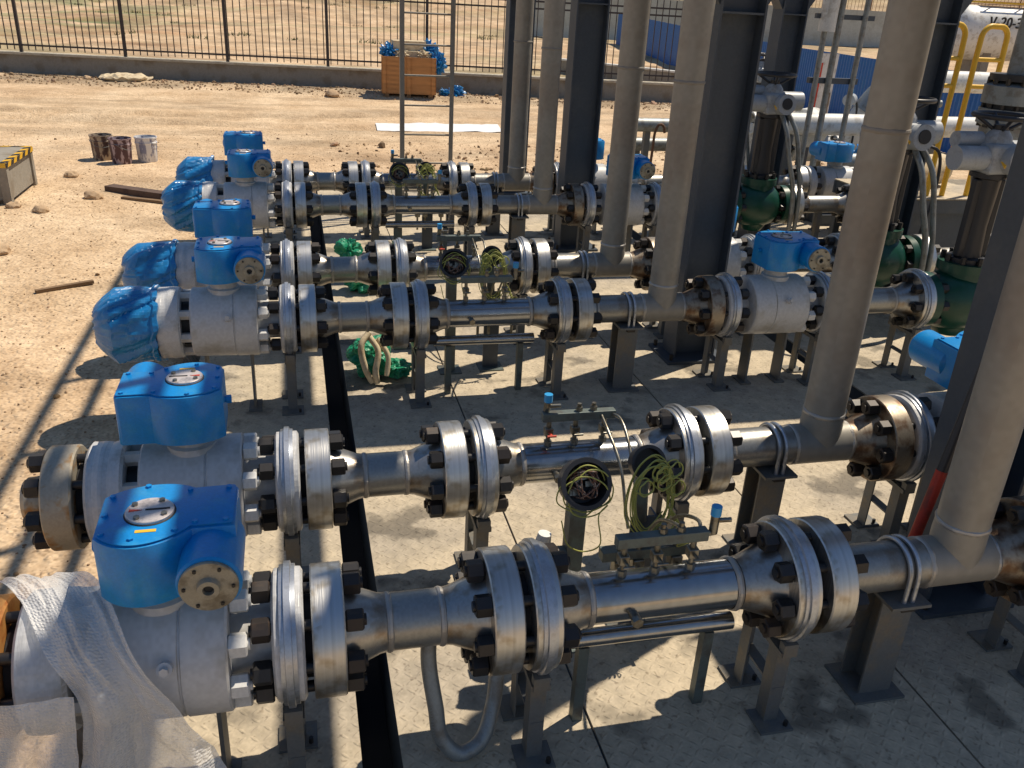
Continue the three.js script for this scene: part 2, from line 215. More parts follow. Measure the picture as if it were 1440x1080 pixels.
function gearbox(parent, y, turn, rowIdx) {
  const gb = new THREE.Group(); gb.name = 'gearbox'; gb.position.set(0, y, 0); gb.rotation.y = turn; parent.add(gb);
  const s = new THREE.Shape(); s.moveTo(-0.118, -0.088); s.lineTo(-0.122, 0.09); s.bezierCurveTo(-0.07, 0.152, 0.05, 0.16, 0.1, 0.112); s.lineTo(0.2, 0.115); s.quadraticCurveTo(0.208, 0.112, 0.208, 0.1); s.lineTo(0.208, -0.075); s.lineTo(0.105, -0.075); s.bezierCurveTo(0.07, -0.115, 0.03, -0.143, -0.02, -0.143); s.bezierCurveTo(-0.06, -0.143, -0.095, -0.12, -0.118, -0.088);
  const g = new THREE.ExtrudeGeometry(s, { depth: 0.168, bevelEnabled: true, bevelThickness: 0.006, bevelSize: 0.006, bevelSegments: 2, curveSegments: 14 }); g.rotateX(-Math.PI / 2); g.translate(0, -0.174, 0);
  put('housing', mapUV(toCreasedNormals(flat(g), 0.5)), M.blue, gb);
  const lid = new THREE.ExtrudeGeometry(s, { depth: 0.004, bevelEnabled: true, bevelThickness: 0.002, bevelSize: -0.004, bevelSegments: 1, curveSegments: 14 }); lid.rotateX(-Math.PI / 2);
  put('cover_plate', mapUV(toCreasedNormals(flat(lid), 0.5)), M.blue, gb);
  put('stem_collar', ly([[-0.26, 0], [-0.26, 0.085], [-0.235, 0.085], [-0.23, 0.07], [-0.16, 0.07], [-0.16, 0]]), M.valve, gb);
  for (const [x, z] of [[-0.103, -0.09], [-0.104, 0.085], [-0.02, -0.132], [-0.03, 0.118], [0.07, 0.09], [0.09, -0.1], [0.19, -0.1], [0.19, 0.06], [0.115, 0.06], [-0.108, 0]]) put('cover_bolt', boltHeadG, M.blue, gb, x, 0.005, z);
  const dial = put('dial', ly([[0.006, 0], [0.006, 0.06], [0.014, 0.06], [0.016, 0.058], [0.016, 0]], 40), M.dial, gb);
  put('dial_seat', ly([[0.004, 0.02], [0.004, 0.064], [0.007, 0.064], [0.008, 0.06]], 40), M.dark, dial);
  const ptr = new THREE.Shape(); ptr.moveTo(-0.05, 0.006); ptr.lineTo(-0.018, 0); ptr.lineTo(-0.05, -0.006);
  const pg = mapUV(flat(new THREE.ExtrudeGeometry(ptr, { depth: 0.002, bevelEnabled: false }).rotateX(-Math.PI / 2)));
  put('pointer', pg, M.red, dial, 0, 0.0155, 0); put('pointer_slot', box(0.06, 0.0025, 0.005, 0.02, 0.0167, 0), M.dark, dial);
  for (let k = 0; k < 4; k++) { const a = k * Math.PI / 2 + 0.6; put('dial_screw', boltHeadG, M.brass, dial, 0.047 * Math.cos(a), 0.0155, 0.047 * Math.sin(a)); }
  put('name_plate', box(0.05, 0.0015, 0.012, 0.0, 0.0066, 0.085), M.yellow, gb);
  const w = lx([[-0.14, 0], [-0.14, 0.06], [-0.12, 0.078], [0.085, 0.079], [0.092, 0.074], [0.092, 0]], 40, 0.6); w.rotateY(-Math.PI / 2);
  const worm = put('worm_housing', w, M.blue, gb, 0.152, -0.086, 0.115);
  const dg = lx([[0, 0], [0, 0.071], [0.008, 0.071], [0.01, 0.069], [0.01, 0.03], [0.024, 0.026], [0.024, 0.014], [0.006, 0.013], [0.006, 0]], 36, 0.5); dg.rotateY(-Math.PI / 2);
  const d = put('end_disc', dg, M.disc, worm, 0, 0, 0.092);
  const hg = cyl([0, 0, 0.007], [0, 0, 0.012], 0.0125, 16); put('shaft_hole', hg, M.dark, d);
  const sg = mapUV(flat(new THREE.CylinderGeometry(0.005, 0.005, 0.006, 6).rotateX(Math.PI / 2)));
  for (let k = 0; k < 6; k++) put('screw', sg, M.nut, d, 0.058 * Math.cos(k * Math.PI / 3), 0.058 * Math.sin(k * Math.PI / 3), 0.012);
  put('grease_plug', [cyl([-0.112, -0.08, 0], [-0.13, -0.08, 0], 0.012, 12), cyl([-0.13, -0.08, 0], [-0.148, -0.08, 0], 0.015, 6)], M.blue, gb);
  return gb;
}
function valve(label, x, Z, turn, first, ri) {
  const v = thing('ball_valve', label, 'valve', [x, DK, -Z], 0, 'blue-geared ball valves');
  put('body', lx(first ? [[-0.172, 0], [-0.172, 0.178], [-0.164, 0.187], [0.045, 0.19], [0.048, 0.186], [0.052, 0.186], [0.055, 0.192], [0.166, 0.192], [0.172, 0.186], [0.172, 0.1], [0.29, 0.1], [0.29, 0]]
    : [[-0.29, 0], [-0.29, 0.1], [-0.2, 0.1], [-0.19, 0.18], [-0.182, 0.186], [-0.06, 0.188], [-0.055, 0.182], [-0.05, 0.188], [0.166, 0.19], [0.172, 0.184], [0.172, 0.1], [0.29, 0.1], [0.29, 0]], 56, 0.45), M.valve, v, 0, AX, 0);
  gearbox(v, AX + 0.432, turn, ri);
  nuts(v, 0.197, M.valveNut, 0.157, 'body_nut', 0.2);
  for (const s of first ? [1] : [-1, 1]) {
    const f = put('end_flange', filmG(0.086, 0.187, 3 + ri + s), M.film, v, s > 0 ? 0.284 : -0.37, AX, 0);
    nuts(v, s * 0.255, M.nut); put('gasket', gapG, M.gasket, v, s > 0 ? 0.366 : -0.40, AX, 0); studs(v, s * 0.385);
  }
  if (first) {
    put('end_flange', filmG(0.125, 0.19, 30 + ri), M.film, v, -0.345, AX, 0);
    put('neck', lx([[-0.23, 0], [-0.23, 0.12], [-0.165, 0.12], [-0.165, 0]]), M.dark, v, 0, AX, 0);
    for (let k = 0; k < 8; k++) { const a = k * Math.PI / 4 + 0.2, q = 0.158; put('body_stud', cyl([-0.235, 0, 0], [-0.165, 0, 0], 0.026, 6), M.valve, v, 0, AX + q * Math.cos(a), q * Math.sin(a)); }
  }
  for (const s of [-1, 1]) put('foot', [box(0.012, 0.36, 0.11, s * 0.12, 0.18, 0.02), box(0.07, 0.012, 0.14, s * 0.12, 0.007, 0.02)], M.support, v);
  put('drain_fitting', [cyl([0.02, 0.02, 0.183], [0.02, 0.03, 0.2], 0.02, 12), cyl([0.02, 0.03, 0.2], [0.02, 0.033, 0.213], 0.012, 6)].map(g => g), M.valve, v, 0, AX + 0.06, 0);
  return v;
}
function bandSupport(label, x, Z, plate) {                 // strap round a flange on two angle posts
  const s = thing('pipe_support', label, 'support', [x, DK, -Z], 0, 'pipe supports on the deck');
  put('strap', lx([[-0.022, 0.188], [-0.022, 0.196], [-0.011, 0.197], [-0.009, 0.205], [0.009, 0.205], [0.011, 0.197], [0.022, 0.196], [0.022, 0.188]], 56, 0.5), M.strap, s, 0, AX, 0);
  put('saddle', [box(0.06, 0.02, 0.27, 0, AX - 0.208, 0), box(0.05, 0.05, 0.03, 0, AX - 0.19, 0.125), box(0.05, 0.05, 0.03, 0, AX - 0.19, -0.125)], M.support, s);
  for (const z of [0.11, -0.11]) {
    put('post', [box(0.05, AX - 0.226, 0.006, 0, (AX - 0.226) / 2 + 0.008, z), box(0.006, AX - 0.226, 0.05, -0.022, (AX - 0.226) / 2 + 0.008, z + 0.028 * Math.sign(-z))], M.support, s);
    put('base_plate', box(0.12, 0.01, 0.11, 0, 0.005, z), M.support, s);
    put('anchor_bolt', [cyl([0.04, 0.01, z + 0.035], [0.04, 0.03, z + 0.035], 0.008, 6)], M.nut, s);
  }
  put('brace', box(0.04, 0.008, 0.23, 0.004, 0.15, 0), M.support, s);
  return s;
}
function clampSupport(label, x, Z) {                       // U-bolt on a broad plate leg
  const s = thing('clamp_support', label, 'support', [x, DK, -Z], 0, 'U-bolt supports beside the risers');
  for (const o of [-0.016, 0.016]) put('u_bolt', tube([...Array(13)].map((_, i) => { const a = Math.PI * i / 12; return [o, AX + 0.094 * Math.sin(a), 0.094 * Math.cos(a)]; }).concat([[o, AX - 0.11, -0.094]]).reverse().concat([[o, AX - 0.11, 0.094]]), 0.0085, 40, 8), M.strap, s);
  put('leg', [box(0.125, AX - 0.1, 0.008, 0, (AX - 0.1) / 2 + 0.008, 0.055), box(0.125, AX - 0.1, 0.008, 0, (AX - 0.1) / 2 + 0.008, -0.055), box(0.008, AX - 0.105, 0.1, 0, (AX - 0.1) / 2 + 0.008, 0)], M.support, s);
  put('seat', box(0.15, 0.012, 0.24, 0, AX - 0.092, 0), M.support, s); put('base_plate', box(0.2, 0.01, 0.2, 0, 0.005, 0), M.support, s);
  for (const z of [0.094, -0.094]) put('nut', box(0.05, 0.02, 0.026, 0, AX - 0.108, z), M.nut, s);
}
const RZ = [2.05, 2.91, 4.69, 5.61, 7.50, 8.50], ORD = ['nearest', 'second-nearest', 'third', 'fourth', 'fifth', 'farthest'];
const colourful = i => ['under the bubble wrap', 'by the rusty blank flange', 'with shaft disc facing camera', 'its gearbox hump behind', 'with shaft disc facing camera', 'smallest in view'][i];

function spoolA(i, Z) {
  const s = thing('pipe_spool', `short grey spool with bright flanges beside the left valve, ${ORD[i]} run`, 'pipe', [0.27, DK, -Z], 0, 'short spools by the left valves');
  put('flange', flangeG, M.flange, s, -0.29, AX, 0); nuts(s, -0.175); put('neck', hubR, M.hub, s, -0.2, AX, 0); put('weld', weldG, M.weld, s, -0.072, AX, 0);
  put('pipe', pipeG(-0.08, 0.09), M.pipe, s, 0, AX, 0); put('weld', weldG, M.weld, s, 0.083, AX, 0); put('neck', hubL, M.hub, s, 0.213, AX, 0);
  put('flange', flangeG, M.flange, s, 0.212, AX, 0); nuts(s, 0.187); put('gasket', gapG, M.gasket, s, 0.300, AX, 0); studs(s, 0.316);
}
function meterRun(i, Z) {
  const s = thing('meter_pipe', `polished metering pipe between two strapped flanges, ${ORD[i]} run`, 'pipe', [1.07, DK, -Z], 0, 'polished metering pipes');
  put('flange', ringG, M.flange, s, -0.466, AX, 0); nuts(s, -0.36); put('neck', hubR, M.hub, s, -0.385, AX, 0); put('weld', weldG, M.weld, s, -0.262, AX, 0);
  put('pipe', pipeG(-0.27, 0.24, 0.08), M.polished, s, 0, AX, 0); put('weld', weldG, M.weld, s, 0.232, AX, 0); put('neck', hubL, M.hub, s, 0.37, AX, 0); put('flange', ringG, M.flange, s, 0.37, AX, 0); nuts(s, 0.344);
  put('gasket', gapG, M.gasket, s, 0.45, AX, 0); studs(s, 0.467);
  put('boss', [cyl([-0.13, -0.01, 0.075], [-0.13, -0.012, 0.105], 0.015, 12), cyl([-0.13, -0.012, 0.105], [-0.13, -0.013, 0.125], 0.018, 6)], M.brass, s, 0, AX, 0);
}
function riser(i, Z) {
  const s = thing('riser_pipe', `tall dull grey riser standing on the ${ORD[i]} run, with its tee`, 'riser', [2.145, DK, -Z], 0, 'tall grey risers');
  put('flange', flangeG, M.flange, s, -0.585, AX, 0); nuts(s, -0.47); put('neck', lx([[0, 0.11], [0.02, 0.1], [0.05, 0.084], [0.06, 0.084]], 36, 0.9), M.hub, s, -0.495, AX, 0);
  put('weld', weldG, M.weld, s, -0.435, AX, 0); put('pipe', pipeG(-0.44, -0.13), M.pipe, s, 0, AX, 0); put('weld', weldG, M.weld, s, -0.135, AX, 0);
  put('tee', [pipeG(-0.135, 0.125, 0.0875), ly([[0.0, 0.086], [0.10, 0.088], [0.15, 0.086], [0.15, 0.05]], 36)], M.riser, s, 0, AX, 0); put('weld', weldG, M.weld, s, 0.125, AX, 0);
  const w2 = weldG.clone().rotateZ(Math.PI / 2); put('weld', w2, M.weld, s, 0, AX + 0.152, 0);
  put('column_pipe', ly([[0.15, 0.06], [0.15, 0.0845], [2.75, 0.0845], [2.75, 0.06]], 40), M.riser, s, 0, AX, 0);
  put('weld', w2.clone(), M.riserWeld, s, 0, AX + 1.32, 0); put('neck', hubL, M.flangeRust, s, 0.255, AX, 0); put('flange', flangeG, M.flangeRust, s, 0.255, AX, 0); nuts(s, 0.228); put('gasket', gapG, M.gasket, s, 0.343, AX, 0);
}
function spoolB(i, Z) {
  const s = thing('outlet_spool', `steel spool joining grey ball valve to green valve, ${ORD[i]} run`, 'pipe', [3.6, DK, -Z], 0, 'spools before the green valves');
  put('flange', flangeG, M.flange, s, -0.31, AX, 0); nuts(s, -0.195); put('neck', hubR, M.hub, s, -0.22, AX, 0); put('pipe', pipeG(-0.1, 0.17), M.pipe, s, 0, AX, 0); put('weld', weldG, M.weld, s, -0.095, AX, 0); put('weld', weldG, M.weld, s, 0.165, AX, 0);
  put('neck', hubL, M.hub, s, 0.29, AX, 0); put('flange', flangeG, M.flange, s, 0.29, AX, 0); nuts(s, 0.263); put('gasket', gapG, M.gasket, s, 0.375, AX, 0);
}
function spoolC(i, Z) {
  const s = thing('tail_spool', `steel spool on the far side of green valve, ${ORD[i]} run`, 'pipe', [4.98, DK, -Z], 0, 'spools after the green valves');
  put('flange', flangeG, M.flange, s, -0.38, AX, 0); nuts(s, -0.265); put('neck', hubR, M.hub, s, -0.29, AX, 0); put('pipe', pipeG(-0.17, 0.15), M.pipe, s, 0, AX, 0);
  put('neck', hubL, M.hub, s, 0.27, AX, 0); put('flange', flangeG, M.flange, s, 0.27, AX, 0); nuts(s, 0.243); put('gasket', gapG, M.gasket, s, 0.355, AX, 0);
  put('leg', [box(0.05, AX - 0.08, 0.05, 0, (AX - 0.08) / 2, 0)], M.support, s); put('base_plate', box(0.16, 0.01, 0.16, 0, 0.005, 0), M.support, s);
}
function controlValve(i, Z, x = 4.27, label) {
  const c = thing('control_valve', label ?? `dark green globe valve with grey actuator and black handwheel, ${ORD[i]} run`, 'valve', [x, DK, -Z], 0, 'green motorised globe valves');
  const b = lx([[-0.29, 0], [-0.29, 0.18], [-0.23, 0.182], [-0.23, 0.12], [-0.2, 0.13], [-0.14, 0.185], [-0.06, 0.21], [0.06, 0.21], [0.14, 0.185], [0.2, 0.13], [0.23, 0.12], [0.23, 0.182], [0.29, 0.18], [0.29, 0]], 44, 0.7);
  put('body', [b, ly([[-0.24, 0], [-0.24, 0.09], [-0.19, 0.12], [0.1, 0.15], [0.2, 0.14], [0.2, 0.165], [0.26, 0.165], [0.26, 0]])], M.green, c, 0, AX, 0);
  for (const s of [-1, 1]) nuts(c, s * 0.205, M.nut);
  for (let k = 0; k < 8; k++) put('bonnet_stud', cyl([0, 0.25, 0], [0, 0.31, 0], 0.018, 6), M.nut, c, 0.135 * Math.cos(k * 0.785), AX, 0.135 * Math.sin(k * 0.785));
  put('yoke', [ly([[0.255, 0], [0.255, 0.12], [0.29, 0.12], [0.3, 0.085], [0.5, 0.075], [0.8, 0.085], [0.81, 0.11], [0.84, 0.11], [0.84, 0]], 28), box(0.05, 0.5, 0.05, -0.085, 0.55, 0.02, 0.01), box(0.05, 0.5, 0.05, 0.085, 0.55, 0.02, 0.01)], M.yoke, c, 0, AX, 0);
  const a = put('actuator', [box(0.21, 0.19, 0.23, 0, 0.93, 0, 0.03), cyl([-0.31, 0.93, 0.03], [-0.08, 0.93, 0.03], 0.075, 24), cyl([0.06, 0.95, -0.02], [0.3, 0.95, -0.02], 0.085, 24), cyl([-0.26, 1.03, -0.06], [-0.08, 1.03, -0.06], 0.05, 20), cyl([0.05, 0.93, 0.1], [0.05, 0.94, 0.19], 0.09, 24), ly([[1.0, 0], [1.0, 0.09], [1.06, 0.08], [1.1, 0.05], [1.1, 0]])], M.actuator, c, 0, AX, 0);
  put('indicator_window', cyl([0.05, 0.945, 0.19], [0.05, 0.946, 0.197], 0.05, 20), M.dark, a);
  put('conduit_gland', cyl([-0.02, 0.93, 0.115], [-0.02, 0.9, 0.16], 0.02, 10), M.yellow, a);
  const spokes = [0, 1, 2, 3].map(k => { const t = k * Math.PI / 2 + 0.4; return cyl([0.04 * Math.cos(t), 1.1, 0.04 * Math.sin(t)], [0.165 * Math.cos(t), 1.18, 0.165 * Math.sin(t)], 0.012, 8); });
  const rim = new THREE.TorusGeometry(0.17, 0.016, 10, 44); rim.rotateX(Math.PI / 2); rim.translate(0, 1.18, 0);
  put('handwheel', [mapUV(flat(rim)), ...spokes, cyl([0, 1.08, 0], [0, 1.13, 0], 0.045, 16)], M.yoke, c, 0, AX, 0);
  put('conduit', tube([[0.06, 0.85, 0.1], [0.08, 0.72, 0.2], [0.14, 0.45, 0.24], [0.22, 0.2, 0.25], [0.26, -0.1, 0.24], [0.24, -0.5, 0.22]], 0.022, 60, 10), M.galv, c, 0, AX, 0);
  put('conduit', tube([[0.13, 0.87, 0.08], [0.2, 0.7, 0.17], [0.27, 0.4, 0.2], [0.32, 0.1, 0.22], [0.33, -0.5, 0.22]], 0.02, 60, 10), M.galv, c, 0, AX, 0);
}
function manifold(i, Z) {
  const m = thing('needle_valve_manifold', `small instrument manifold bar on the polished pipe of the ${ORD[i]} run`, 'manifold', [1.04, DK + AX + 0.08, -Z], 0, 'instrument manifolds');
  put('bar', box(0.3, 0.036, 0.036, 0, 0.125, 0, 0.003), M.bar, m);
  for (const x of [-0.12, -0.01, 0.11]) {
    put('needle_valve', [cyl([x, -0.006, 0], [x, 0.02, 0], 0.016, 6), cyl([x, 0.02, 0], [x, 0.045, 0], 0.009, 10), box(0.034, 0.034, 0.034, x, 0.06, 0, 0.004), cyl([x, 0.075, 0], [x, 0.11, 0], 0.010, 6)], M.brass, m);
    put('handle', [cyl([x, 0.06, 0.015], [x, 0.062, 0.05], 0.006, 8), cyl([x - 0.018, 0.062, 0.05], [x + 0.018, 0.062, 0.05], 0.005, 8)], i % 2 && x < -0.1 ? M.red : M.brass, m);
  }
  for (const x of [0.0, 0.06]) put('vent_plug', [cyl([x, 0.143, 0], [x, 0.16, 0], 0.014, 6), cyl([x, 0.16, 0], [x, 0.175, 0], 0.009, 8)], M.brass, m);
  const sx = i % 2 ? -0.13 : 0.17;
  const tap = put('sample_tap', [cyl([sx, 0.125, i % 2 ? -0.02 : 0], [sx, 0.19, 0], 0.014, 12), cyl([sx, 0.17, 0], [sx + 0.05, 0.175, 0.01], 0.008, 8)], M.brass, m);
  if (!(i % 2)) put('tap_arm', [cyl([0.14, 0.125, 0], [sx + 0.006, 0.127, 0], 0.01, 8)], M.brass, m);
  const dz = i % 2 ? 1 : -1; put('impulse_tube', [tube([[0.13, 0.125, 0], [0.15, 0.13, dz * 0.06], [0.15, 0.06, dz * 0.2], [0.14, -0.1, dz * 0.34], [0.13, -0.16, dz * 0.38]], 0.0065, 40, 7), tube([[0.09, 0.125, dz * 0.016], [0.09, 0.1, dz * 0.1], [0.1, 0.02, dz * 0.24], [0.1, -0.12, dz * 0.34], [0.1, -0.17, dz * 0.38]], 0.0065, 40, 7)], M.brass, m);
  put('tap_cap', cyl([sx, 0.19, 0], [sx, 0.222, 0], 0.017, 10), M.cap, tap);
}
function coilPoints(n, w, h, jit) { const p = []; for (let k = 0; k < n * 12; k++) { const a = k / 12 * Math.PI * 2, l = Math.floor(k / 12), s = 1 - 0.06 * (l % 4) + jit * (hsh(k, l, 3) - 0.5); p.push([w * s * Math.cos(a) + 0.006 * hsh(l, 1, 2), h * s * Math.sin(a), 0.03 * (hsh(l, 4, k >> 2) - 0.5) + 0.008 * l]); } return p; }
function pedestals(pi, Z) {
  const nm = ['near', 'middle', 'far'][pi];
  const p = thing('junction_post', `steel post with open round black terminal box between the ${nm} pair of runs`, 'post', [0.9, DK, -Z], 0, 'terminal box posts');
  put('post', [box(0.06, 0.62, 0.007, 0, 0.316, 0.02), box(0.007, 0.62, 0.05, 0.0265, 0.316, -0.008), box(0.007, 0.62, 0.05, -0.0265, 0.316, -0.008)], M.bar, p); put('base_plate', box(0.14, 0.008, 0.14, 0, 0.004, 0), M.bar, p);
  const cup = lx([[0, 0.0], [0, 0.07], [0.012, 0.082], [0.07, 0.084], [0.075, 0.09], [0.085, 0.09], [0.085, 0.074], [0.02, 0.07], [0.015, 0]], 36, 0.5); cup.rotateY(-Math.PI / 2); cup.rotateX(-0.45);
  const jb = put('terminal_box', cup, M.yoke, p, 0, 0.7, 0.0);
  const tb = []; for (let k = 0; k < 7; k++) tb.push(box(0.016 + 0.02 * hsh(k, pi, 1), 0.014 + 0.012 * hsh(k, pi, 2), 0.018, -0.035 + 0.07 * hsh(k, pi, 3), -0.035 + 0.07 * hsh(k, pi, 4), 0.035 + 0.01 * hsh(k, pi, 5))); const tg = mg(tb); tg.rotateX(-0.45); put('terminals', tg, M.brass, jb);
  const wb = []; for (let k = 0; k < 14; k++) { const a = hsh(k, 7, pi) * 6.28, b = a + 1 + 2 * hsh(k, 8, pi), r1 = 0.03 + 0.035 * hsh(k, 9, pi); wb.push(tube([[0.06 * Math.cos(a), 0.06 * Math.sin(a), 0.03], [r1 * Math.cos(a + 0.5), r1 * Math.sin(a + 0.5), 0.06 + 0.025 * hsh(k, 10, pi)], [0.055 * Math.cos(b), 0.055 * Math.sin(b), 0.06], [0.04 * Math.cos(b + 0.8), 0.04 * Math.sin(b + 0.8), 0.03]], 0.003, 16, 5)); } const wg = mg(wb); wg.rotateX(-0.45); put('inner_wires', wg, M.innerWire, jb);
  const ar = put('bracket', [box(0.16, 0.05, 0.05, -0.1, 0.4, 0.0, 0.003)], M.bar, p); put('gland', [cyl([-0.12, 0.425, 0], [-0.11, 0.5, 0], 0.034, 14, 0.024)], M.white, ar); put('gland_ring', [cyl([-0.12, 0.42, 0], [-0.12, 0.435, 0], 0.05, 14)], M.yoke, ar);
  const loops = coilPoints(3, 0.085, 0.085, 0.3).map(([x, y, z]) => [x * 1.1, y + 0.8 - z * 0.2, z + 0.055]);
  const w = one('wire_loop', `loose yellow-green wire round the open terminal box, ${nm} pair of runs`, 'wire', tube(loops.concat([[0.05, 0.72, 0.09], [0.06, 0.6, 0.1], [0.02, 0.55, 0.06], [-0.05, 0.6, 0.08], [-0.08, 0.7, 0.08]]), 0.0026, 260, 6), M.wire, [0.9, DK - 0.1, -Z], 'yellow-green earth wires');
  const q = thing('coil_post', `steel post carrying a hanging wire coil between the ${nm} pair of runs`, 'post', [1.17, DK, -Z], 0, 'coil posts');
  put('post', [box(0.1, 0.52, 0.008, 0, 0.26, -0.02), box(0.008, 0.52, 0.06, 0.046, 0.26, -0.05)], M.column, q); put('base_plate', box(0.16, 0.008, 0.14, 0, 0.004, -0.02), M.bar, q);
  const c2 = cup.clone().scale(0.72, 0.72, 0.72); put('terminal_box', c2, M.yoke, q, -0.02, 0.73, -0.05); put('stem', cyl([-0.01, 0.5, -0.03], [-0.02, 0.68, -0.04], 0.025, 12), M.bar, q);
  put('cross_bar', box(0.34, 0.04, 0.05, 0.0, 0.4, 0.02, 0.003), M.bar, q);
  for (const x of [-0.1, -0.03, 0.12]) put('valve_block', [box(0.045, 0.06, 0.05, x, 0.35, 0.03, 0.006), cyl([x, 0.42, 0.03], [x, 0.46, 0.03], 0.014, 8), cyl([x, 0.32, 0.03], [x, 0.2, 0.03], 0.009, 8), cyl([x, 0.35, 0.05], [x, 0.35, 0.085], 0.008, 8)], M.brass, q);
  const cg = []; for (let l = 0; l < 2; l++) cg.push(tube(coilPoints(4, 0.075 + 0.012 * l, 0.15 + 0.012 * l, 0.12).map(([x, y, z]) => [x, y + 0.74, z + 0.03 + 0.012 * l]), 0.0026, 220, 6));
  for (let l = 0; l < 6; l++) { const cx = rr(-0.08, 0.08), cy = rr(0.8, 0.88); cg.push(tube(coilPoints(2, 0.028, 0.03, 0.2).map(([x, y, z]) => [x + cx, y + cy, z + 0.08]), 0.0028, 50, 5)); }
  for (let l = 0; l < 5; l++) cg.push(tube([[0.06, 0.72, 0.06], [0.1 + 0.01 * l, 0.66 - 0.02 * l, 0.08], [0.07 + 0.02 * l, 0.62, 0.09], [0.12, 0.58 - 0.01 * l, 0.07], [0.15 + 0.01 * l, 0.54, 0.05]], 0.0028, 30, 5));
  const coil = one('cable_coil', `hanging coil of yellow-green wire on its post, ${nm} pair of runs`, 'wire coil', cg, M.wire, [1.15, DK - 0.1, -Z], 'hanging wire coils');
}
// ---------------------------------------------------------------- the six runs
RZ.forEach((Z, i) => {
  const turn = i % 2 ? Math.PI : 0;
  valve(`blue-geared ball valve, left end of ${ORD[i]} run, ${colourful(i)}`, -0.41, Z, turn, true, i);
  spoolA(i, Z); meterRun(i, Z); riser(i, Z); manifold(i, Z);
  bandSupport(`strapped support under the left valve flange of ${ORD[i]} run`, -0.083, Z);
  bandSupport(`strapped support where the polished pipe starts, ${ORD[i]} run`, 0.645, Z);
  bandSupport(`strapped support where the polished pipe ends, ${ORD[i]} run`, 1.482, Z);
  clampSupport(`U-bolt support on a broad plate leg left of the riser, ${ORD[i]} run`, 1.925, Z);
  valve(`grey ball valve with blue gearbox right of the riser, ${ORD[i]} run`, 2.89, Z, turn, false, i + 10);
  bandSupport(`strapped support left of the second ball valve, ${ORD[i]} run`, 2.565, Z);
  if (i) bandSupport(`strapped support right of the second ball valve, ${ORD[i]} run`, 3.215, Z);
  if (i > 1) {
    spoolB(i, Z); controlValve(i, Z); spoolC(i, Z);
    bandSupport(`strapped support before the green globe valve, ${ORD[i]} run`, 3.935, Z);
  }
});
valve('grey ball valve with blue gearbox at the back beyond green valves, farthest run', 5.73, RZ[5], Math.PI, false, 25);
valve('grey ball valve beyond the green valve of fourth run, at right edge', 5.73, RZ[3], Math.PI, false, 27);
pedestals(0, 2.45); pedestals(1, 5.06); pedestals(2, 7.92);
// blank flanges of the two nearest runs
for (const [i, m, lab] of [[0, M.orange, 'orange-rust blank flange at bottom left under the bubble wrap'], [1, M.rust, 'rust-stained blank flange with big black nuts, left end of second-nearest run']]) {
  const b = thing('blank_flange', lab, 'flange', [-0.83, DK, -RZ[i]]);
  put('plate', disc(0.098, 0.186, 0.006), m, b, -0.06, AX, 0); put('gasket', gapG, M.gasket, b, 0.04, AX, 0); studs(b, 0.05); nuts(b, -0.088, M.nut, 0.145);
  put('centre_boss', lx([[-0.15, 0], [-0.15, 0.07], [-0.135, 0.082], [-0.06, 0.085], [-0.06, 0]], 32), m, b, 0, AX, 0);
}
// blue film tied over the open ends of the other runs
for (let i = 2; i < 6; i++) {
  const g = lx([...Array(30)].map((_, k) => { const t = k / 29, b = Math.sqrt(clamp(t * 3.2)); return [-0.28 + 0.33 * t, (t < 0.01 ? 0 : 0.195 * Math.min(1, 0.35 + 0.65 * b)) + (t > 0.9 ? 0.012 : 0)]; }).concat([[0.05, 0.15]]), 90, 3.2);
  warp(g, v => { const a = Math.atan2(v.z, v.y), r = Math.hypot(v.y, v.z); if (r < 0.01) return; const q = Math.abs(vn(a * 3.4 + v.x * 8 + 30, v.x * 5 + a * 1.2 + 9, i * 3) - 0.5) * 2, q2 = Math.abs(vn(a * 12 + 30, v.x * 26, i * 5 + 1) - 0.5) * 2, k = 1 + 0.17 * (q - 0.45) + 0.03 * (q2 - 0.45) + 0.1 * (vn(a * 1.2 + 9, v.x * 4, i) - 0.5); v.y *= k; v.z *= k; v.x += 0.03 * (q - 0.5); if (v.y < 0) v.y *= 1.06; });
  one('film_wrap', `crumpled blue plastic film tied over the left end of ${ORD[i]} run`, 'plastic film', mapUV(g), M.blueFilm, [-0.79, DK + AX, -RZ[i]], 'blue film wraps');
}
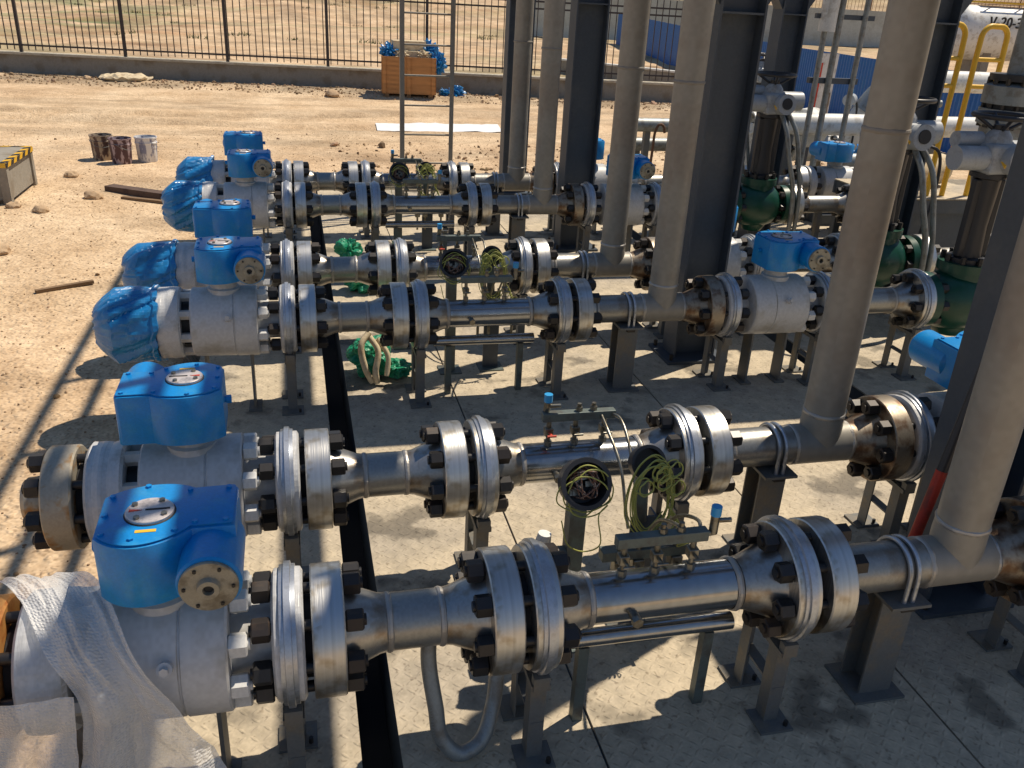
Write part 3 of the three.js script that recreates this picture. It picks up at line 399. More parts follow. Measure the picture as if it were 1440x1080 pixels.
{ // bubble wrap thrown over the nearest valve
  const sheet = (x0, x1, w0, w1, a0, S, sd, rad) => {
    const nu = 90, nv = 70, P = [], I = [], UV = [];
    for (let j = 0; j <= nv; j++) for (let i = 0; i <= nu; i++) {
      const s = j / nv * S, t = i / nu, phi = a0 + s / rad, f = clamp(s / S), lim = 1.75;
      const w = lerp(w0, w1, smooth(0.35, 1, f)), cx = lerp(x0, x1, 1 - Math.pow(1 - f, 2.2)), edge = 0.05 * (vn(s * 7, 1, sd) - 0.5);
      const fold = (0.007 + 0.05 * f) * (Math.sin(t * 9 + 1.6 * Math.sin(s * 4 + sd)) * 0.6 + 1.4 * (Math.abs(vn(t * 6, s * 4, sd) - 0.5) * 2 - 0.4)) + 0.006 * (Math.abs(vn(t * 14, s * 14, sd + 3) - 0.5) * 2) + 0.012;
      let y, z; const R = rad + Math.max(0.003, 0.012 + fold);
      if (phi < lim) { y = R * Math.cos(phi); z = R * Math.sin(phi); } else { const d = (phi - lim) * rad; y = R * Math.cos(lim) - d; z = R * Math.sin(lim) + d * 0.12; }
      P.push(cx + (t - 0.5) * w + edge, y + 0.008 * (vn(t * 5, 7, sd) - 0.5), z); UV.push(t * w, s);
      if (i < nu && j < nv) { const a = j * (nu + 1) + i, b = a + 1, c = a + nu + 1, d = c + 1; I.push(a, c, b, b, c, d); }
    }
    const g = new THREE.BufferGeometry(); g.setAttribute('position', new THREE.Float32BufferAttribute(P, 3)); g.setAttribute('uv', new THREE.Float32BufferAttribute(UV, 2)); g.setIndex(I); g.computeVertexNormals(); return g;
  };
  const b = thing('bubble_wrap', 'sheet of translucent white bubble wrap draped over the nearest valve', 'bubble wrap', [0, DK + AX, -RZ[0]]);
  put('upper_sheet', sheet(-0.745, -0.42, 0.2, 0.5, -0.65, 0.95, 4, 0.197), M.bubble, b);
  put('lower_sheet', sheet(-0.82, -0.82, 0.40, 0.56, 1.3, 0.55, 9, 0.205), M.bubble, b);
}
// ---------------------------------------------------------------- steel columns and the pipe rack over the runs
const hcol = (name, label, x, Z, H, w = 0.3, d = 0.2) => {
  const c = thing(name, label, 'column', [x, DK, -Z], 0, 'dark steel rack columns');
  for (const s of [-1, 1]) put('side_plate', box(0.014, H, d, s * (w / 2 - 0.007), H / 2 + 0.02, 0), M.column, c);
  put('web', box(w - 0.03, H, 0.01, 0, H / 2 + 0.02, 0), M.column, c); put('base_plate', box(w + 0.14, 0.02, d + 0.16, 0, 0.01, 0), M.column, c);
  for (const s of [-1, 1]) for (const z of [-1, 1]) put('anchor_bolt', cyl([s * (w / 2 + 0.035), 0.02, z * (d / 2 + 0.04)], [s * (w / 2 + 0.035), 0.06, z * (d / 2 + 0.04)], 0.013, 6), M.nut, c);
  for (const y of [2.2, 2.9]) for (const z of [-1, 1]) put('stiffener', box(w - 0.03, 0.012, d / 2 - 0.01, 0, y, z * (d / 4 + 0.002)), M.column, c);
  for (const s of [-1, 1]) { const sh = new THREE.Shape(); sh.moveTo(0, 0); sh.lineTo(0.42, 0.62); sh.lineTo(0, 0.62); put('haunch', mapUV(flat(new THREE.ExtrudeGeometry(sh, { depth: 0.16, bevelEnabled: false }).translate(w / 2 + 0.001, 2.24, -0.08))).clone().scale(1, 1, 1), M.column, c).rotation.y = s < 0 ? Math.PI : 0; }
  return c;
};
const CZ = [2.5, 5.15, 7.95, 10.5];
CZ.forEach((Z, k) => hcol('rack_column', `dark steel H-column behind the risers, ${['in front at right beside nearest riser', 'between third and fourth runs', 'between fifth and farthest runs', 'standing behind the farthest run'][k]}`, 2.6, Z, 3.0));
hcol('rack_column', 'dark steel H-column behind the actuator with black handwheel', 4.62, 8.05, 3.0, 0.26);
hcol('rack_column', 'dark steel H-column right of the tallest riser, above white pipe', 4.62, 5.98, 3.0, 0.26);
CZ.forEach((Z, k) => one('cross_beam', `overhead cross beam with cable tray on the ${['first', 'second', 'third', 'fourth'][k]} rack column, above the view`, 'beam', [box(3.9, 0.014, 0.44, 3.15, 3.12, -Z + 0.05), box(3.9, 0.014, 0.16, 3.15, 3.32, -Z), box(3.9, 0.19, 0.01, 3.15, 3.22, -Z), box(3.9, 0.1, 0.008, 3.15, 3.17, -Z + 0.265), box(3.9, 0.1, 0.008, 3.15, 3.17, -Z - 0.165)], M.column, [0, 0, 0], 'overhead cross beams'));
one('rack_platform', 'overhead tread platform over the nearest runs, above the view', 'platform', [box(2.3, 0.012, 0.5, 4.1, 3.136, -2.93), box(2.3, 0.1, 0.01, 4.1, 3.19, -3.175)], M.column);
const stringer = (label, x, w) => one('rack_beam', label, 'beam', [box(w, 0.014, 10.2, x, 4.03, -5.1), box(w, 0.014, 10.2, x, 4.19, -5.1), box(0.01, 0.15, 10.2, x, 4.11, -5.1), ...CZ.map(Z => box(0.1, 0.70, 0.1, x, 3.67, -Z))], M.column, [0, 0, 0], 'overhead rack beams');
stringer('overhead rack beam carrying the handrail, above the view', 1.33, 0.22); stringer('overhead rack beam beside the risers, above the view', 1.95, 0.10);
{
  const r = thing('rack_handrail', 'overhead handrail whose shadow falls on the soil at left', 'handrail', [1.25, 4.198, -5.1]);
  for (const y of [0.35, 0.81, 1.27]) put('rail', cyl([0, y, 5.0], [0, y, -4.3], 0.032, 12), M.support, r);
  for (let k = 0; k < 11; k++) put('post', cyl([0, 0, 5 - k * 0.93], [0, 1.27, 5 - k * 0.93], 0.03, 10), M.support, r);
}
{ // ladder behind the farthest run
  const l = thing('ladder', 'thin steel ladder standing upright behind the farthest run', 'ladder', [1.385, DK, -9.5]);
  for (const s of [-1, 1]) put('stile', [box(0.045, 4.2, 0.006, s * 0.262, 2.1, 0), box(0.006, 4.2, 0.045, s * 0.282, 2.1, -0.024)], M.riser, l);
  for (let k = 0; k < 13; k++) put('rung', cyl([-0.26, 0.22 + k * 0.3, -0.012], [0.26, 0.22 + k * 0.3, -0.012], 0.010, 8), M.riser, l);
}
// ---------------------------------------------------------------- small things on the deck
one('flexible_hose', 'grey flexible conduit looping to the deck below the nearest run', 'hose', tube([[0.335, 0.49, -2.12], [0.325, 0.38, -2.08], [0.34, 0.24, -2.02], [0.355, 0.14, -1.99], [0.41, 0.085, -1.97], [0.48, 0.10, -1.99], [0.535, 0.19, -2.06], [0.56, 0.33, -2.14]], 0.025, 90, 12), M.galv);
RZ.forEach((Z, i) => { if (i % 2 === 0) { const t = thing('bypass_tube', `thin steel tube under the polished pipe, ${ORD[i]} run`, 'tube', [1.05, DK, -(Z + 0.03)], 0, 'thin tubes under the runs'); put('tube', cyl([-0.31, 0.34, 0], [0.3, 0.34, 0], 0.03, 18), M.polished, t); for (const x of [-0.22, 0.22]) { put('leg', box(0.035, 0.31, 0.035, x, 0.155, 0), M.bar, t); } } });
{
  const p = thing('leaning_pole', 'dark pole with a red lower end leaning on the front column', 'pole', [2.12, 0.47, -2.22]);
  put('red_end', cyl([0, 0, 0], [0.075, 0.33, -0.03], 0.021, 14), M.redPole, p); put('shaft', cyl([0.075, 0.33, -0.03], [0.29, 1.28, -0.12], 0.019, 14), M.yoke, p);
  put('foot_bar', cyl([-0.095, -0.418, 0.038], [0, 0, 0], 0.019, 12), M.redPole, p);
}
const crumple = (r, sd, f = 3, a = 0.5, sq = 0.7) => { const g = new THREE.IcosahedronGeometry(r, 12); warp(g, v => { const n = v.clone().normalize(), k = 1 + a * (Math.abs(vn(n.x * f + 20, n.y * f + 20, n.z * f + sd) - 0.5) * 2 - 0.5) + 0.3 * a * (Math.abs(vn(n.x * f * 3 + 20, n.y * f * 3 + 20, n.z * f * 3 + sd) - 0.5) * 2 - 0.5); v.multiplyScalar(k); v.y *= sq; }); return mapUV(flat(g)); };
one('plastic_bag', 'crumpled green plastic bundle on the deck behind the third run flange', 'bag', [T(crumple(0.15, 3, 1.8, 0.5, 0.95), 0, 0.13, 0), T(crumple(0.1, 8, 2, 0.5, 0.6), 0.16, 0.06, 0.05)], M.greenBag, [0.4, DK, -5.05]);
one('jute_strips', 'tan cloth strips stuffed in the green plastic bundle by the third run', 'cloth', [tube([[-0.02, 0.32, 0.1], [-0.07, 0.26, 0.15], [-0.05, 0.12, 0.18], [-0.01, 0.02, 0.16]], 0.02, 20, 6), tube([[-0.02, 0.3, 0.1], [0.03, 0.22, 0.15], [0.01, 0.1, 0.19], [0.02, 0.02, 0.17]], 0.02, 20, 6), tube([[0.03, 0.28, 0.1], [0.09, 0.18, 0.13], [0.08, 0.06, 0.17]], 0.018, 20, 6)], M.paper, [0.4, DK, -5.05]);
one('plastic_bag', 'crumpled green net bag lying on deck between fourth and fifth runs', 'bag', [T(crumple(0.16, 13, 2, 0.6, 0.7), 0.02, 0.1, 0), T(crumple(0.1, 18, 2, 0.6, 1.1), -0.06, 0.32, -0.03)], M.greenBag, [0.44, DK, -6.75]);
one('rebar_hook', 'rusty bent rod with a hooked top behind the second valves', 'rod', tube([[0, 0, 0], [0, 0.4, 0], [0.01, 0.78, 0], [0.02, 0.95, 0], [0.06, 1.02, 0], [0.11, 1.0, 0], [0.13, 0.93, 0]], 0.016, 40, 8), std({ color: new THREE.Color().setRGB(0.18, 0.09, 0.05), roughness: 0.8 }), [3.86, 0.05, -9.2]);
one('offcut', 'small pale wood offcut on the deck beside the second-nearest run', 'offcut', box(0.09, 0.012, 0.05, 0, 0.006, 0), M.paper, [2.25, DK, -3.48]);
// ---------------------------------------------------------------- things on the bare soil
const gy = (x, Z) => gh(x, Z);
function bucket(label, x, Z, body, tilt) {
  const b = thing('paint_bucket', label, 'bucket', [x, gy(x, Z) - 0.01, -Z], tilt, 'paint buckets'); b.scale.setScalar(0.92);
  put('pail', ly([[0, 0], [0, 0.128], [0.01, 0.132], [0.26, 0.146], [0.27, 0.154], [0.285, 0.154], [0.29, 0.147], [0.335, 0.149], [0.34, 0.158], [0.36, 0.158], [0.362, 0.15], [0.34, 0.144], [0.03, 0.125], [0.03, 0]], 36), body, b);
  put('paint_skin', ly([[0.2, 0], [0.2, 0.139], [0.203, 0.139], [0.203, 0]], 28), M.dark, b);
  put('bail', tube([...Array(11)].map((_, i) => { const a = Math.PI * i / 10; return [0.158 * Math.cos(a), 0.30 - 0.10 * Math.sin(a), 0.155 * Math.sin(a)]; }), 0.003, 30, 5), M.galv, b);
}
const drip = (c1, c2, th) => std({ map: tex(128, (u, v) => { const n = fbm(u * 8, v * 3, 3, 4, 8), s = clamp((n - th) * 9); return c1.map((c, i) => lerp(c, c2[i], s)); }, true, 0.3, 0.35), roughness: 0.6 });
bucket('dirty beige paint bucket, left of the three on the soil', -2.494, 12.703, drip([0.66, 0.60, 0.52], [0.34, 0.26, 0.24], 0.5), 0.3);
bucket('paint bucket smeared dark red-brown, middle of the three on the soil', -2.222, 12.469, drip([0.64, 0.58, 0.60], [0.30, 0.20, 0.22], 0.47), 1.2);
bucket('white paint bucket with a blue mark, right of the three on the soil', -1.931, 12.656, drip([0.86, 0.86, 0.86], [0.50, 0.52, 0.62], 0.62), 2.1);
{
  const b = thing('plinth_table', 'low grey box table with black-yellow tape on its edge, at left', 'table', [-3.83, 0, -10.5], 0.0);
  const W = 1.86, D = 1.05, H = 0.42;
  put('top', [box(W, 0.05, D, 0, H, 0, 0.005)], M.concrete, b);
  for (const [x, z] of [[1, 1], [1, -1], [-1, 1], [-1, -1]]) put('leg', box(0.08, H - 0.025, 0.08, x * (W / 2 - 0.045), (H - 0.025) / 2, z * (D / 2 - 0.045)), M.concrete, b);
  put('side_panel', box(0.03, H - 0.09, D - 0.18, W / 2 - 0.04, H / 2 + 0.01, 0), M.concrete, b); put('back_panel', box(W - 0.18, H - 0.09, 0.03, 0, H / 2 + 0.01, D / 2 - 0.05), M.concrete, b);
  const tape = std({ map: tex(64, (u, v) => ((u + v) % 1 < 0.5 ? [0.05, 0.05, 0.05] : [0.85, 0.66, 0.08]), true, 0.22, 0.22), roughness: 0.5 });
  put('hazard_tape', [box(0.004, 0.046, D, W / 2 + 0.003, H, 0), box(0.06, 0.003, D, W / 2 - 0.03, H + 0.027, 0), box(W, 0.003, 0.05, 0, H + 0.0275, -D / 2 + 0.025)], tape, b);
  put('yellow_edge', box(0.35, 0.046, 0.004, W / 2 - 0.18, H, D / 2 + 0.003), M.yellow, b);
}
const plank = (label, a, b, w, h, m) => { const A = new THREE.Vector2(a[0], -a[1]), B = new THREE.Vector2(b[0], -b[1]), L = A.distanceTo(B), g = warp(box(L, h, w, 0, h / 2, 0), v => { v.y += 0.006 * Math.sin(v.x * 4); }); const o = one('plank', label, 'plank', mapUV(g), m, [(a[0] + b[0]) / 2, gy((a[0] + b[0]) / 2, (a[1] + b[1]) / 2) + 0.004, (A.y + B.y) / 2], 'planks on the soil'); o.rotation.y = -Math.atan2(B.y - A.y, B.x - A.x); };
plank('dark brown plank lying on the soil behind the blue wraps', [-2.100, 10.781], [-1.031, 10.078], 0.14, 0.07, std({ map: grimeT([0.36, 0.29, 0.25], [0.28, 0.22, 0.2], 0.5, 0.5), roughness: 0.85 }));
plank('thin pale plank lying just in front of the dark plank', [-1.894, 10.359], [-1.031, 9.891], 0.06, 0.03, M.wood);
plank('short splintered stick on soil at left of the fourth run', [-1.988, 6.984], [-1.613, 7.181], 0.04, 0.025, M.wood);
const rockG = (r, sd) => { const g = new THREE.IcosahedronGeometry(r, 4); warp(g, v => { const n = v.clone().normalize(), k = 1 + 0.55 * (vn(n.x * 1.7 + 9, n.y * 1.7 + 9, n.z * 1.7 + sd) - 0.5) + 0.25 * (vn(n.x * 4 + 9, n.y * 4 + 9, n.z * 4 + sd) - 0.5); v.multiplyScalar(k); v.y *= 0.7; }); return mapUV(toCreasedNormals(flat(g), 0.7)); };
[['rounded brown rock left of the dark plank', -2.184, 10.312, 0.094], ['flat brown stone left of the brown rock', -2.559, 9.656, 0.070], ['pale stone at the left edge of the soil', -2.550, 8.156, 0.084], ['small brown stone at the wall foot left of the heap', -4.6, 22.9, 0.08], ['small pale stone between table and planks', -2.653, 11.531, 0.075], ['small pale stone in front of the low table', -2.859, 9.844, 0.066], ['angular stone beside the crate', 0.891, 20.906, 0.150], ['angular block behind the fence near the first column', 5.906, 25.312, 0.234]].forEach(([l, x, Z, r], k) => one('rock', l, 'rock', rockG(r, k * 3), M.rock, [x, gy(x, Z) + r * 0.25, -Z], 'stones on the soil'));
{ // heap of pale mortar at the wall foot
  const g = rockG(0.42, 61); warp(g, v => { v.y = Math.max(v.y, -0.1) * 0.36 + 0.16 * (fbm(v.x * 9 + 9, v.z * 9 + 9, 3, 4) - 0.4); v.x *= 1.35; v.z += 0.1 * (fbm(v.x * 5, 3, 8, 3) - 0.5); });
  one('mortar_heap', 'flat heap of pale dried mortar at the wall foot', 'heap', mapUV(g), M.paper, [-3.75, gy(-3.75, 22.7) - 0.01, -22.75]);
}
{ // pebbles and clods
  const n = 11000, im = new THREE.InstancedMesh(flat(new THREE.IcosahedronGeometry(1, 0)), M.rock, n), m = new THREE.Matrix4(), q = new THREE.Quaternion(), e = new THREE.Euler(), c = new THREE.Color();
  im.geometry = mapUV(toCreasedNormals(im.geometry, 0.2));
  for (let k = 0; k < n; k++) {
    let x, Z; const far = k > 6500; if (k > 10000) { x = rr(0.5, 8.5); Z = 11.9 + 2.6 * Math.pow(rnd(), 1.4); } else if (far) { x = rr(-9, 9.5); Z = 22.6 - 0.17 * x - 0.1 - 1.5 * Math.pow(rnd(), 1.5); } else do { Z = 2.5 + 13 * Math.pow(rnd(), 1.3); x = rr(-3.5 - Z * 0.18, 3.5); } while (x > -0.85 && Z < 12.1);
    const s = (far ? 0.018 : 0.0055) * (0.4 + 1.5 * Math.pow(rnd(), 3)) * (rnd() < 0.012 ? 2.6 : 1); e.set(rnd() * 6, rnd() * 6, rnd() * 6);
    m.compose(new THREE.Vector3(x, gy(x, Z) + s * 0.25, -Z), q.setFromEuler(e), new THREE.Vector3(s * rr(0.8, 1.5), s * rr(0.5, 0.9), s)); im.setMatrixAt(k, m); const t = rr(0.45, 1.0); im.setColorAt(k, c.setRGB(t, t * rr(0.9, 1), t * rr(0.82, 1)));
  }
  im.name = 'pebbles'; im.castShadow = im.receiveShadow = true; im.userData = { label: 'pebbles and clods scattered over the sandy soil', category: 'pebbles', kind: 'stuff' }; scene.add(im);
}
{ // white sheet lying on the soil
  const g = new THREE.PlaneGeometry(2.3, 0.85, 60, 24); g.rotateX(-Math.PI / 2); warp(g, v => { const k = v.x; v.z += 0.12 * Math.sin(v.x * 2) - 0.15 * v.x * 0.5; v.z *= (k < 0 ? 0.6 + 0.4 * (1 + k / 1.2) : 1 - 0.5 * k / 1.2); v.y = gy(2.6 + v.x, 16.3 - v.z) - gy(2.6, 16.3) + 0.012 + 0.03 * Math.abs(vn(v.x * 3 + 9, v.z * 3 + 9, 2) - 0.5) + 0.008 * vn(v.x * 14 + 9, v.z * 14 + 9, 3); });
  one('ground_sheet', 'crinkled white sheet spread on the soil behind the ladder', 'sheet', mapUV(flat(g)), std({ color: new THREE.Color().setRGB(0.74, 0.75, 0.76), roughness: 0.6, side: THREE.DoubleSide }), [2.6, gy(2.6, 16.3), -16.3]);
}
{ // crate full of packaging by the wall
  const c = thing('wooden_crate', 'open plywood crate of packing waste against the boundary wall', 'crate', [2.67, 0.0, -21.3], -0.12);
  const W = 1.22, D = 0.85, H = 0.8;
  for (const [x, z, w, d] of [[0, D / 2, W, 0.025], [0, -D / 2, W, 0.025], [-W / 2, 0, 0.025, D - 0.03], [W / 2, 0, 0.025, D - 0.03]]) put('panel', box(w, H, d, x, H / 2 + 0.1, z), M.plywood, c);
  for (const x of [-W / 2 + 0.05, 0, W / 2 - 0.05]) put('batten', box(0.08, H, 0.03, x, H / 2 + 0.1, D / 2 + 0.029), M.plywood, c);
  put('floor', box(W - 0.05, 0.03, D - 0.05, 0, 0.12, 0), M.plywood, c); for (const x of [-0.5, 0, 0.5]) put('skid', box(0.1, 0.09, D, x, 0.05, 0), M.wood, c);
  one('packing_bag', 'bright blue plastic heaped in the left of the plywood crate', 'bag', crumple(0.24, 31, 3, 0.7, 0.8), M.blueFilm, [2.22, 0.97, -21.25]);
  one('packing_bag', 'bright blue plastic hanging over the right of the plywood crate', 'bag', [crumple(0.28, 35, 3, 0.7, 0.9), T(crumple(0.2, 36, 3, 0.7, 1.4), 0.2, -0.2, 0.3)], M.blueFilm, [3.1, 1.0, -21.35]);
  one('cardboard_box', 'beige cardboard box lying on top of the crate', 'box', [box(0.75, 0.22, 0.4, 0, 0, 0, 0.01), box(0.7, 0.16, 0.35, 0.1, -0.18, 0.12, 0.01)], M.paper, [2.67, 1.12, -21.35]);
  one('packing_paper', 'crumpled white packing paper in the crate', 'paper', [crumple(0.2, 41, 3, 0.6, 0.7), T(crumple(0.2, 44, 3, 0.6, 0.6), 0.5, 0, 0.05)], M.paper, [2.48, 0.93, -21.15]);
  one('plastic_bag', 'blue plastic bag lying on the soil right of the crate', 'bag', [crumple(0.22, 51, 3, 0.7, 0.7), T(crumple(0.15, 54, 3, 0.7, 0.8), -0.25, -0.03, 0.05)], M.blueFilm, [3.75, 0.13, -21.2]);
}
// ---------------------------------------------------------------- boundary wall, fence and what lies behind
const fA = [-11.25, 25.05], fB = [9.95, 21.45], fdir = new THREE.Vector2(fB[0] - fA[0], -(fB[1] - fA[1])), fL = fdir.length(), fAng = -Math.atan2(fdir.y, fdir.x);
{
  const w = thing('boundary_wall', 'low rendered concrete wall along the whole boundary under the fence', 'wall', [fA[0], 0, -fA[1]], fAng);
  put('wall_body', warp(box(fL, 0.60, 0.24, fL / 2, 0.13, 0), v => { v.y += 0.0; }), M.concrete, w); put('coping', box(fL, 0.05, 0.34, fL / 2, 0.452, 0), M.coping, w);
}
function fence(label, A, ang, L, base, gap, post, mat, hgt) {
  const f = thing('steel_fence', label, 'fence', [A[0], base, -A[1]], ang, 'dark steel picket fences');
  for (const y of [0.16, hgt - 0.36, hgt - 0.2]) put('rail', box(L, 0.04, 0.035, L / 2, y, 0), mat, f);
  const n = Math.floor(L / gap), pg = [box(0.02, hgt - 0.06, 0.02, 0, hgt / 2 - 0.03 + 0.05, 0), mapUV(flat(new THREE.ConeGeometry(0.022, 0.1, 4).translate(0, hgt + 0.07, 0)))], pm = mg(pg);
  for (let k = 0; k < Math.min(n, 300); k++) put('picket', pm, mat, f, (k + 0.5) * gap, 0.0, 0.0);
  for (let x = 0.27; x < L; x += post) put('fence_post', box(0.065, hgt + 0.1, 0.065, x, hgt / 2 + 0.02, 0), mat, f);
}
fence('dark brown spear-topped steel fence on the boundary wall', fA, fAng, fL, 0.475, 0.162, 2.41, M.fence, 1.92);
{ // side wall and fence running away from the corner
  const A = [10.6, 22.95], B = [22, 60], d = new THREE.Vector2(B[0] - A[0], -(B[1] - A[1])), L = d.length(), ang = -Math.atan2(d.y, d.x);
  const P = [8.5, 28.7], Q = [13.5, 21.5], e = new THREE.Vector2(Q[0] - P[0], -(Q[1] - P[1])), K = e.length(), a2 = -Math.atan2(e.y, e.x);
  const k = thing('side_wall', 'low pale kerb wall slanting behind the fence at the corner', 'wall', [P[0], 0, -P[1]], a2); put('kerb', box(K, 0.55, 0.22, K / 2, 0.2, 0), M.concrete, k); put('coping', box(K, 0.05, 0.27, K / 2, 0.5, 0), M.white, k);
}
{ // corrugated blue hoarding, panel by panel
  const pts = [[17.0, 47], [14.2, 31], [13.0, 22.5], [11.8, 14], [11.2, 8.5]]; let c = 0;
  const h = thing('blue_hoarding', 'bright blue corrugated sheet hoarding behind the pipework', 'hoarding', [15, 0, -28]);
  for (let s = 0; s < pts.length - 1; s++) {
    const [x0, z0] = pts[s], [x1, z1] = pts[s + 1], L = Math.hypot(x1 - x0, z1 - z0), n = Math.round(L / 1.0);
    for (let k = 0; k < n; k++) {
      const t0 = k / n, t1 = (k + 1) / n, ax = lerp(x0, x1, t0), az = lerp(z0, z1, t0), bx = lerp(x0, x1, t1), bz = lerp(z0, z1, t1), W = Math.hypot(bx - ax, bz - az), top = lerp(1.74, 1.42, clamp((47 - az) / 24));
      const g = new THREE.BoxGeometry(W - 0.008, top, 0.006, 28, 1, 1); warp(g, v => { const p = ((v.x / W + 0.5) * 7) % 1; v.z += 0.03 * (smooth(0.1, 0.25, p) - smooth(0.6, 0.75, p)); });
      const o = put('sheet', mapUV(toCreasedNormals(flat(g), 0.4)), M.hoarding, h, (ax + bx) / 2 - 15, top / 2 + 0.02, -(az + bz) / 2 + 28); o.rotation.y = -Math.atan2(-(bz - az), bx - ax);
    }
  }
}
const font = await new FontLoader().loadAsync('fonts/droid/droid_sans_bold.typeface.json');
{ // storage tank, far right
  const t = thing('storage_tank', 'pale horizontal storage tank with black lettering at the upper right', 'tank', [24.5, 0.4, -27]);
  put('shell', lx([[-3.2, 0], [-3.1, 0.5], [-2.9, 0.75], [-2.6, 0.85], [4, 0.85], [4, 0]], 44, 0.9), M.white, t, 0, 1.55, 0);
  const tg = new TextGeometry('V-20-31B', { font, size: 0.32, depth: 0.02, curveSegments: 3 }); put('lettering', mapUV(flat(tg)), M.dark, t, -2.25, 1.75, 0.84);
  put('saddle', box(0.3, 1.0, 1.2, -1.8, 0.5, 0), M.concrete, t); put('saddle', box(0.3, 1.0, 1.2, 2.5, 0.5, 0), M.concrete, t);
  put('walkway', [box(6, 0.05, 0.6, 0.8, 2.5, 0), ...[-1.8, -0.6, 0.6, 1.8, 3].map(x => cyl([x, 2.5, 0.28], [x, 3.3, 0.28], 0.025, 8)), cyl([-1.9, 3.3, 0.28], [3.6, 3.3, 0.28], 0.025, 8)], M.yellow, t);
}
// ---------------------------------------------------------------- pipework at the right, beyond the runs
{
  const h = thing('white_header', 'white painted header pipe crossing behind the runs at right', 'pipe', [6.6, 0.0, -9.9]);
  put('pipe', pipeG(-1.2, 3.2, 0.13), M.white, h, 0, 1.02, 0); put('flange', disc(0.07, 0.24), M.white, h, 0.55, 1.02, 0); put('flange', disc(0.07, 0.24), M.white, h, 0.64, 1.02, 0);
  for (const x of [-0.7, 1.4, 2.8]) put('leg', box(0.14, 0.84, 0.14, x, 0.47, 0), M.support, h);
  put('branch', ly([[-1.1, 0.09], [0, 0.09]], 24), M.white, h, -1.1, 1.02, 0);
}
{
  const e = thing('white_elbow', 'large white pipe bend behind the yellow railing', 'pipe', [8.2, 0.1, -10.6]);
  put('bend', tube([[-0.9, 0, 0], [-0.9, 0.6, 0], [-0.83, 0.95, 0], [-0.6, 1.25, 0], [-0.2, 1.4, 0], [0.4, 1.42, 0], [1.6, 1.42, 0]], 0.14, 60, 20), M.white, e); put('band', tube([[-0.82, 0.98, 0.0], [-0.62, 1.24, 0], [-0.55, 1.28, 0]], 0.15, 20, 20), M.galv, e);
}
for (const [a, b, side, l] of [[5.40, 5.76, -1, 'left yellow hooped handrail at the upper right'], [5.93, 6.2, 1, 'right yellow hooped handrail at the upper right']]) {
  const y = thing('yellow_handrail', l, 'handrail', [a, 0.76, -7.02], 0, 'yellow handrails'), w = b - a;
  put('hoop', tube([[0, 0, 0], [0, 0.7, 0], [0, 1.31, 0], [0.01, 1.43, 0], [0.06, 1.48, 0], [w / 2, 1.485, 0], [w - 0.06, 1.48, 0], [w - 0.01, 1.43, 0], [w, 1.31, 0], [w, 0.7, 0], [w, 0, 0]], 0.025, 110, 10), M.yellow, y);
  for (const h of [0.98, 1.21]) put('bar', side < 0 ? cyl([0, h, 0], [w, h, 0], 0.02, 10) : cyl([0, h, 0], [w, h, 0], 0.02, 10), M.yellow, y);
}
{
  const f = thing('service_platform', 'dark steel service platform under the yellow railings', 'platform', [6.35, DK, -7.35]);
  put('tread_top', box(2.1, 0.012, 0.95, 0, 0.7, 0), M.deck, f); put('frame', [box(2.1, 0.12, 0.03, 0, 0.63, 0.46), box(2.1, 0.12, 0.03, 0, 0.63, -0.46), box(0.03, 0.12, 0.89, -1.03, 0.63, 0), box(0.03, 0.12, 0.89, 1.03, 0.63, 0)], M.column, f);
  put('kick_panel', box(2.0, 0.56, 0.012, 0, 0.29, 0.4), M.column, f); for (const x of [-0.98, 0, 0.98]) for (const z of [-0.42, 0.44]) put('leg', box(0.07, 0.57, 0.07, x, 0.285, z), M.column, f);
}
{
  const v = thing('white_valve', 'tall white flanged valve with black stem at the right edge', 'valve', [5.78, DK, -6.3]);
  put('body', ly([[0, 0], [0, 0.2], [0.05, 0.2], [0.06, 0.14], [0.9, 0.14], [1.2, 0.2], [1.44, 0.2], [1.46, 0.24], [1.58, 0.24], [1.58, 0.18], [1.62, 0.18], [1.62, 0.24], [1.76, 0.24], [1.78, 0.2], [1.8, 0.1], [3.0, 0.1], [3.0, 0]], 44, 0.5), M.galv, v);
  put('gasket', ly([[1.575, 0.1], [1.575, 0.2], [1.625, 0.2], [1.625, 0.1]], 36), M.dark, v); put('collar', ly([[1.8, 0.09], [1.8, 0.22], [1.85, 0.22], [1.85, 0.09]], 36), M.yoke, v);
  for (let k = 0; k < 12; k++) put('nut', cyl([0.21 * Math.cos(k * 0.5236), 1.43, 0.21 * Math.sin(k * 0.5236)], [0.21 * Math.cos(k * 0.5236), 1.82, 0.21 * Math.sin(k * 0.5236)], 0.02, 6), M.nut, v);
}
{
  const c = thing('conduit_bank', 'bank of thin vertical grey conduits beside the tallest riser', 'conduit', [5.82, DK, -8.95]);
  for (const [x, r] of [[-0.24, 0.03], [-0.08, 0.035], [0.22, 0.03]]) put('conduit', cyl([x, 0, 0], [x, 3.4, 0], r, 12), M.galv, c);
  put('clamp_bar', box(0.7, 0.05, 0.05, 0, 2.2, -0.04), M.column, c); put('clamp_bar', box(0.6, 0.06, 0.06, 0, 1.55, -0.05), M.column, c); put('riser_tube', cyl([-0.22, 2.05, 0.0], [-0.22, 3.4, 0], 0.09, 16), M.white, c);
}
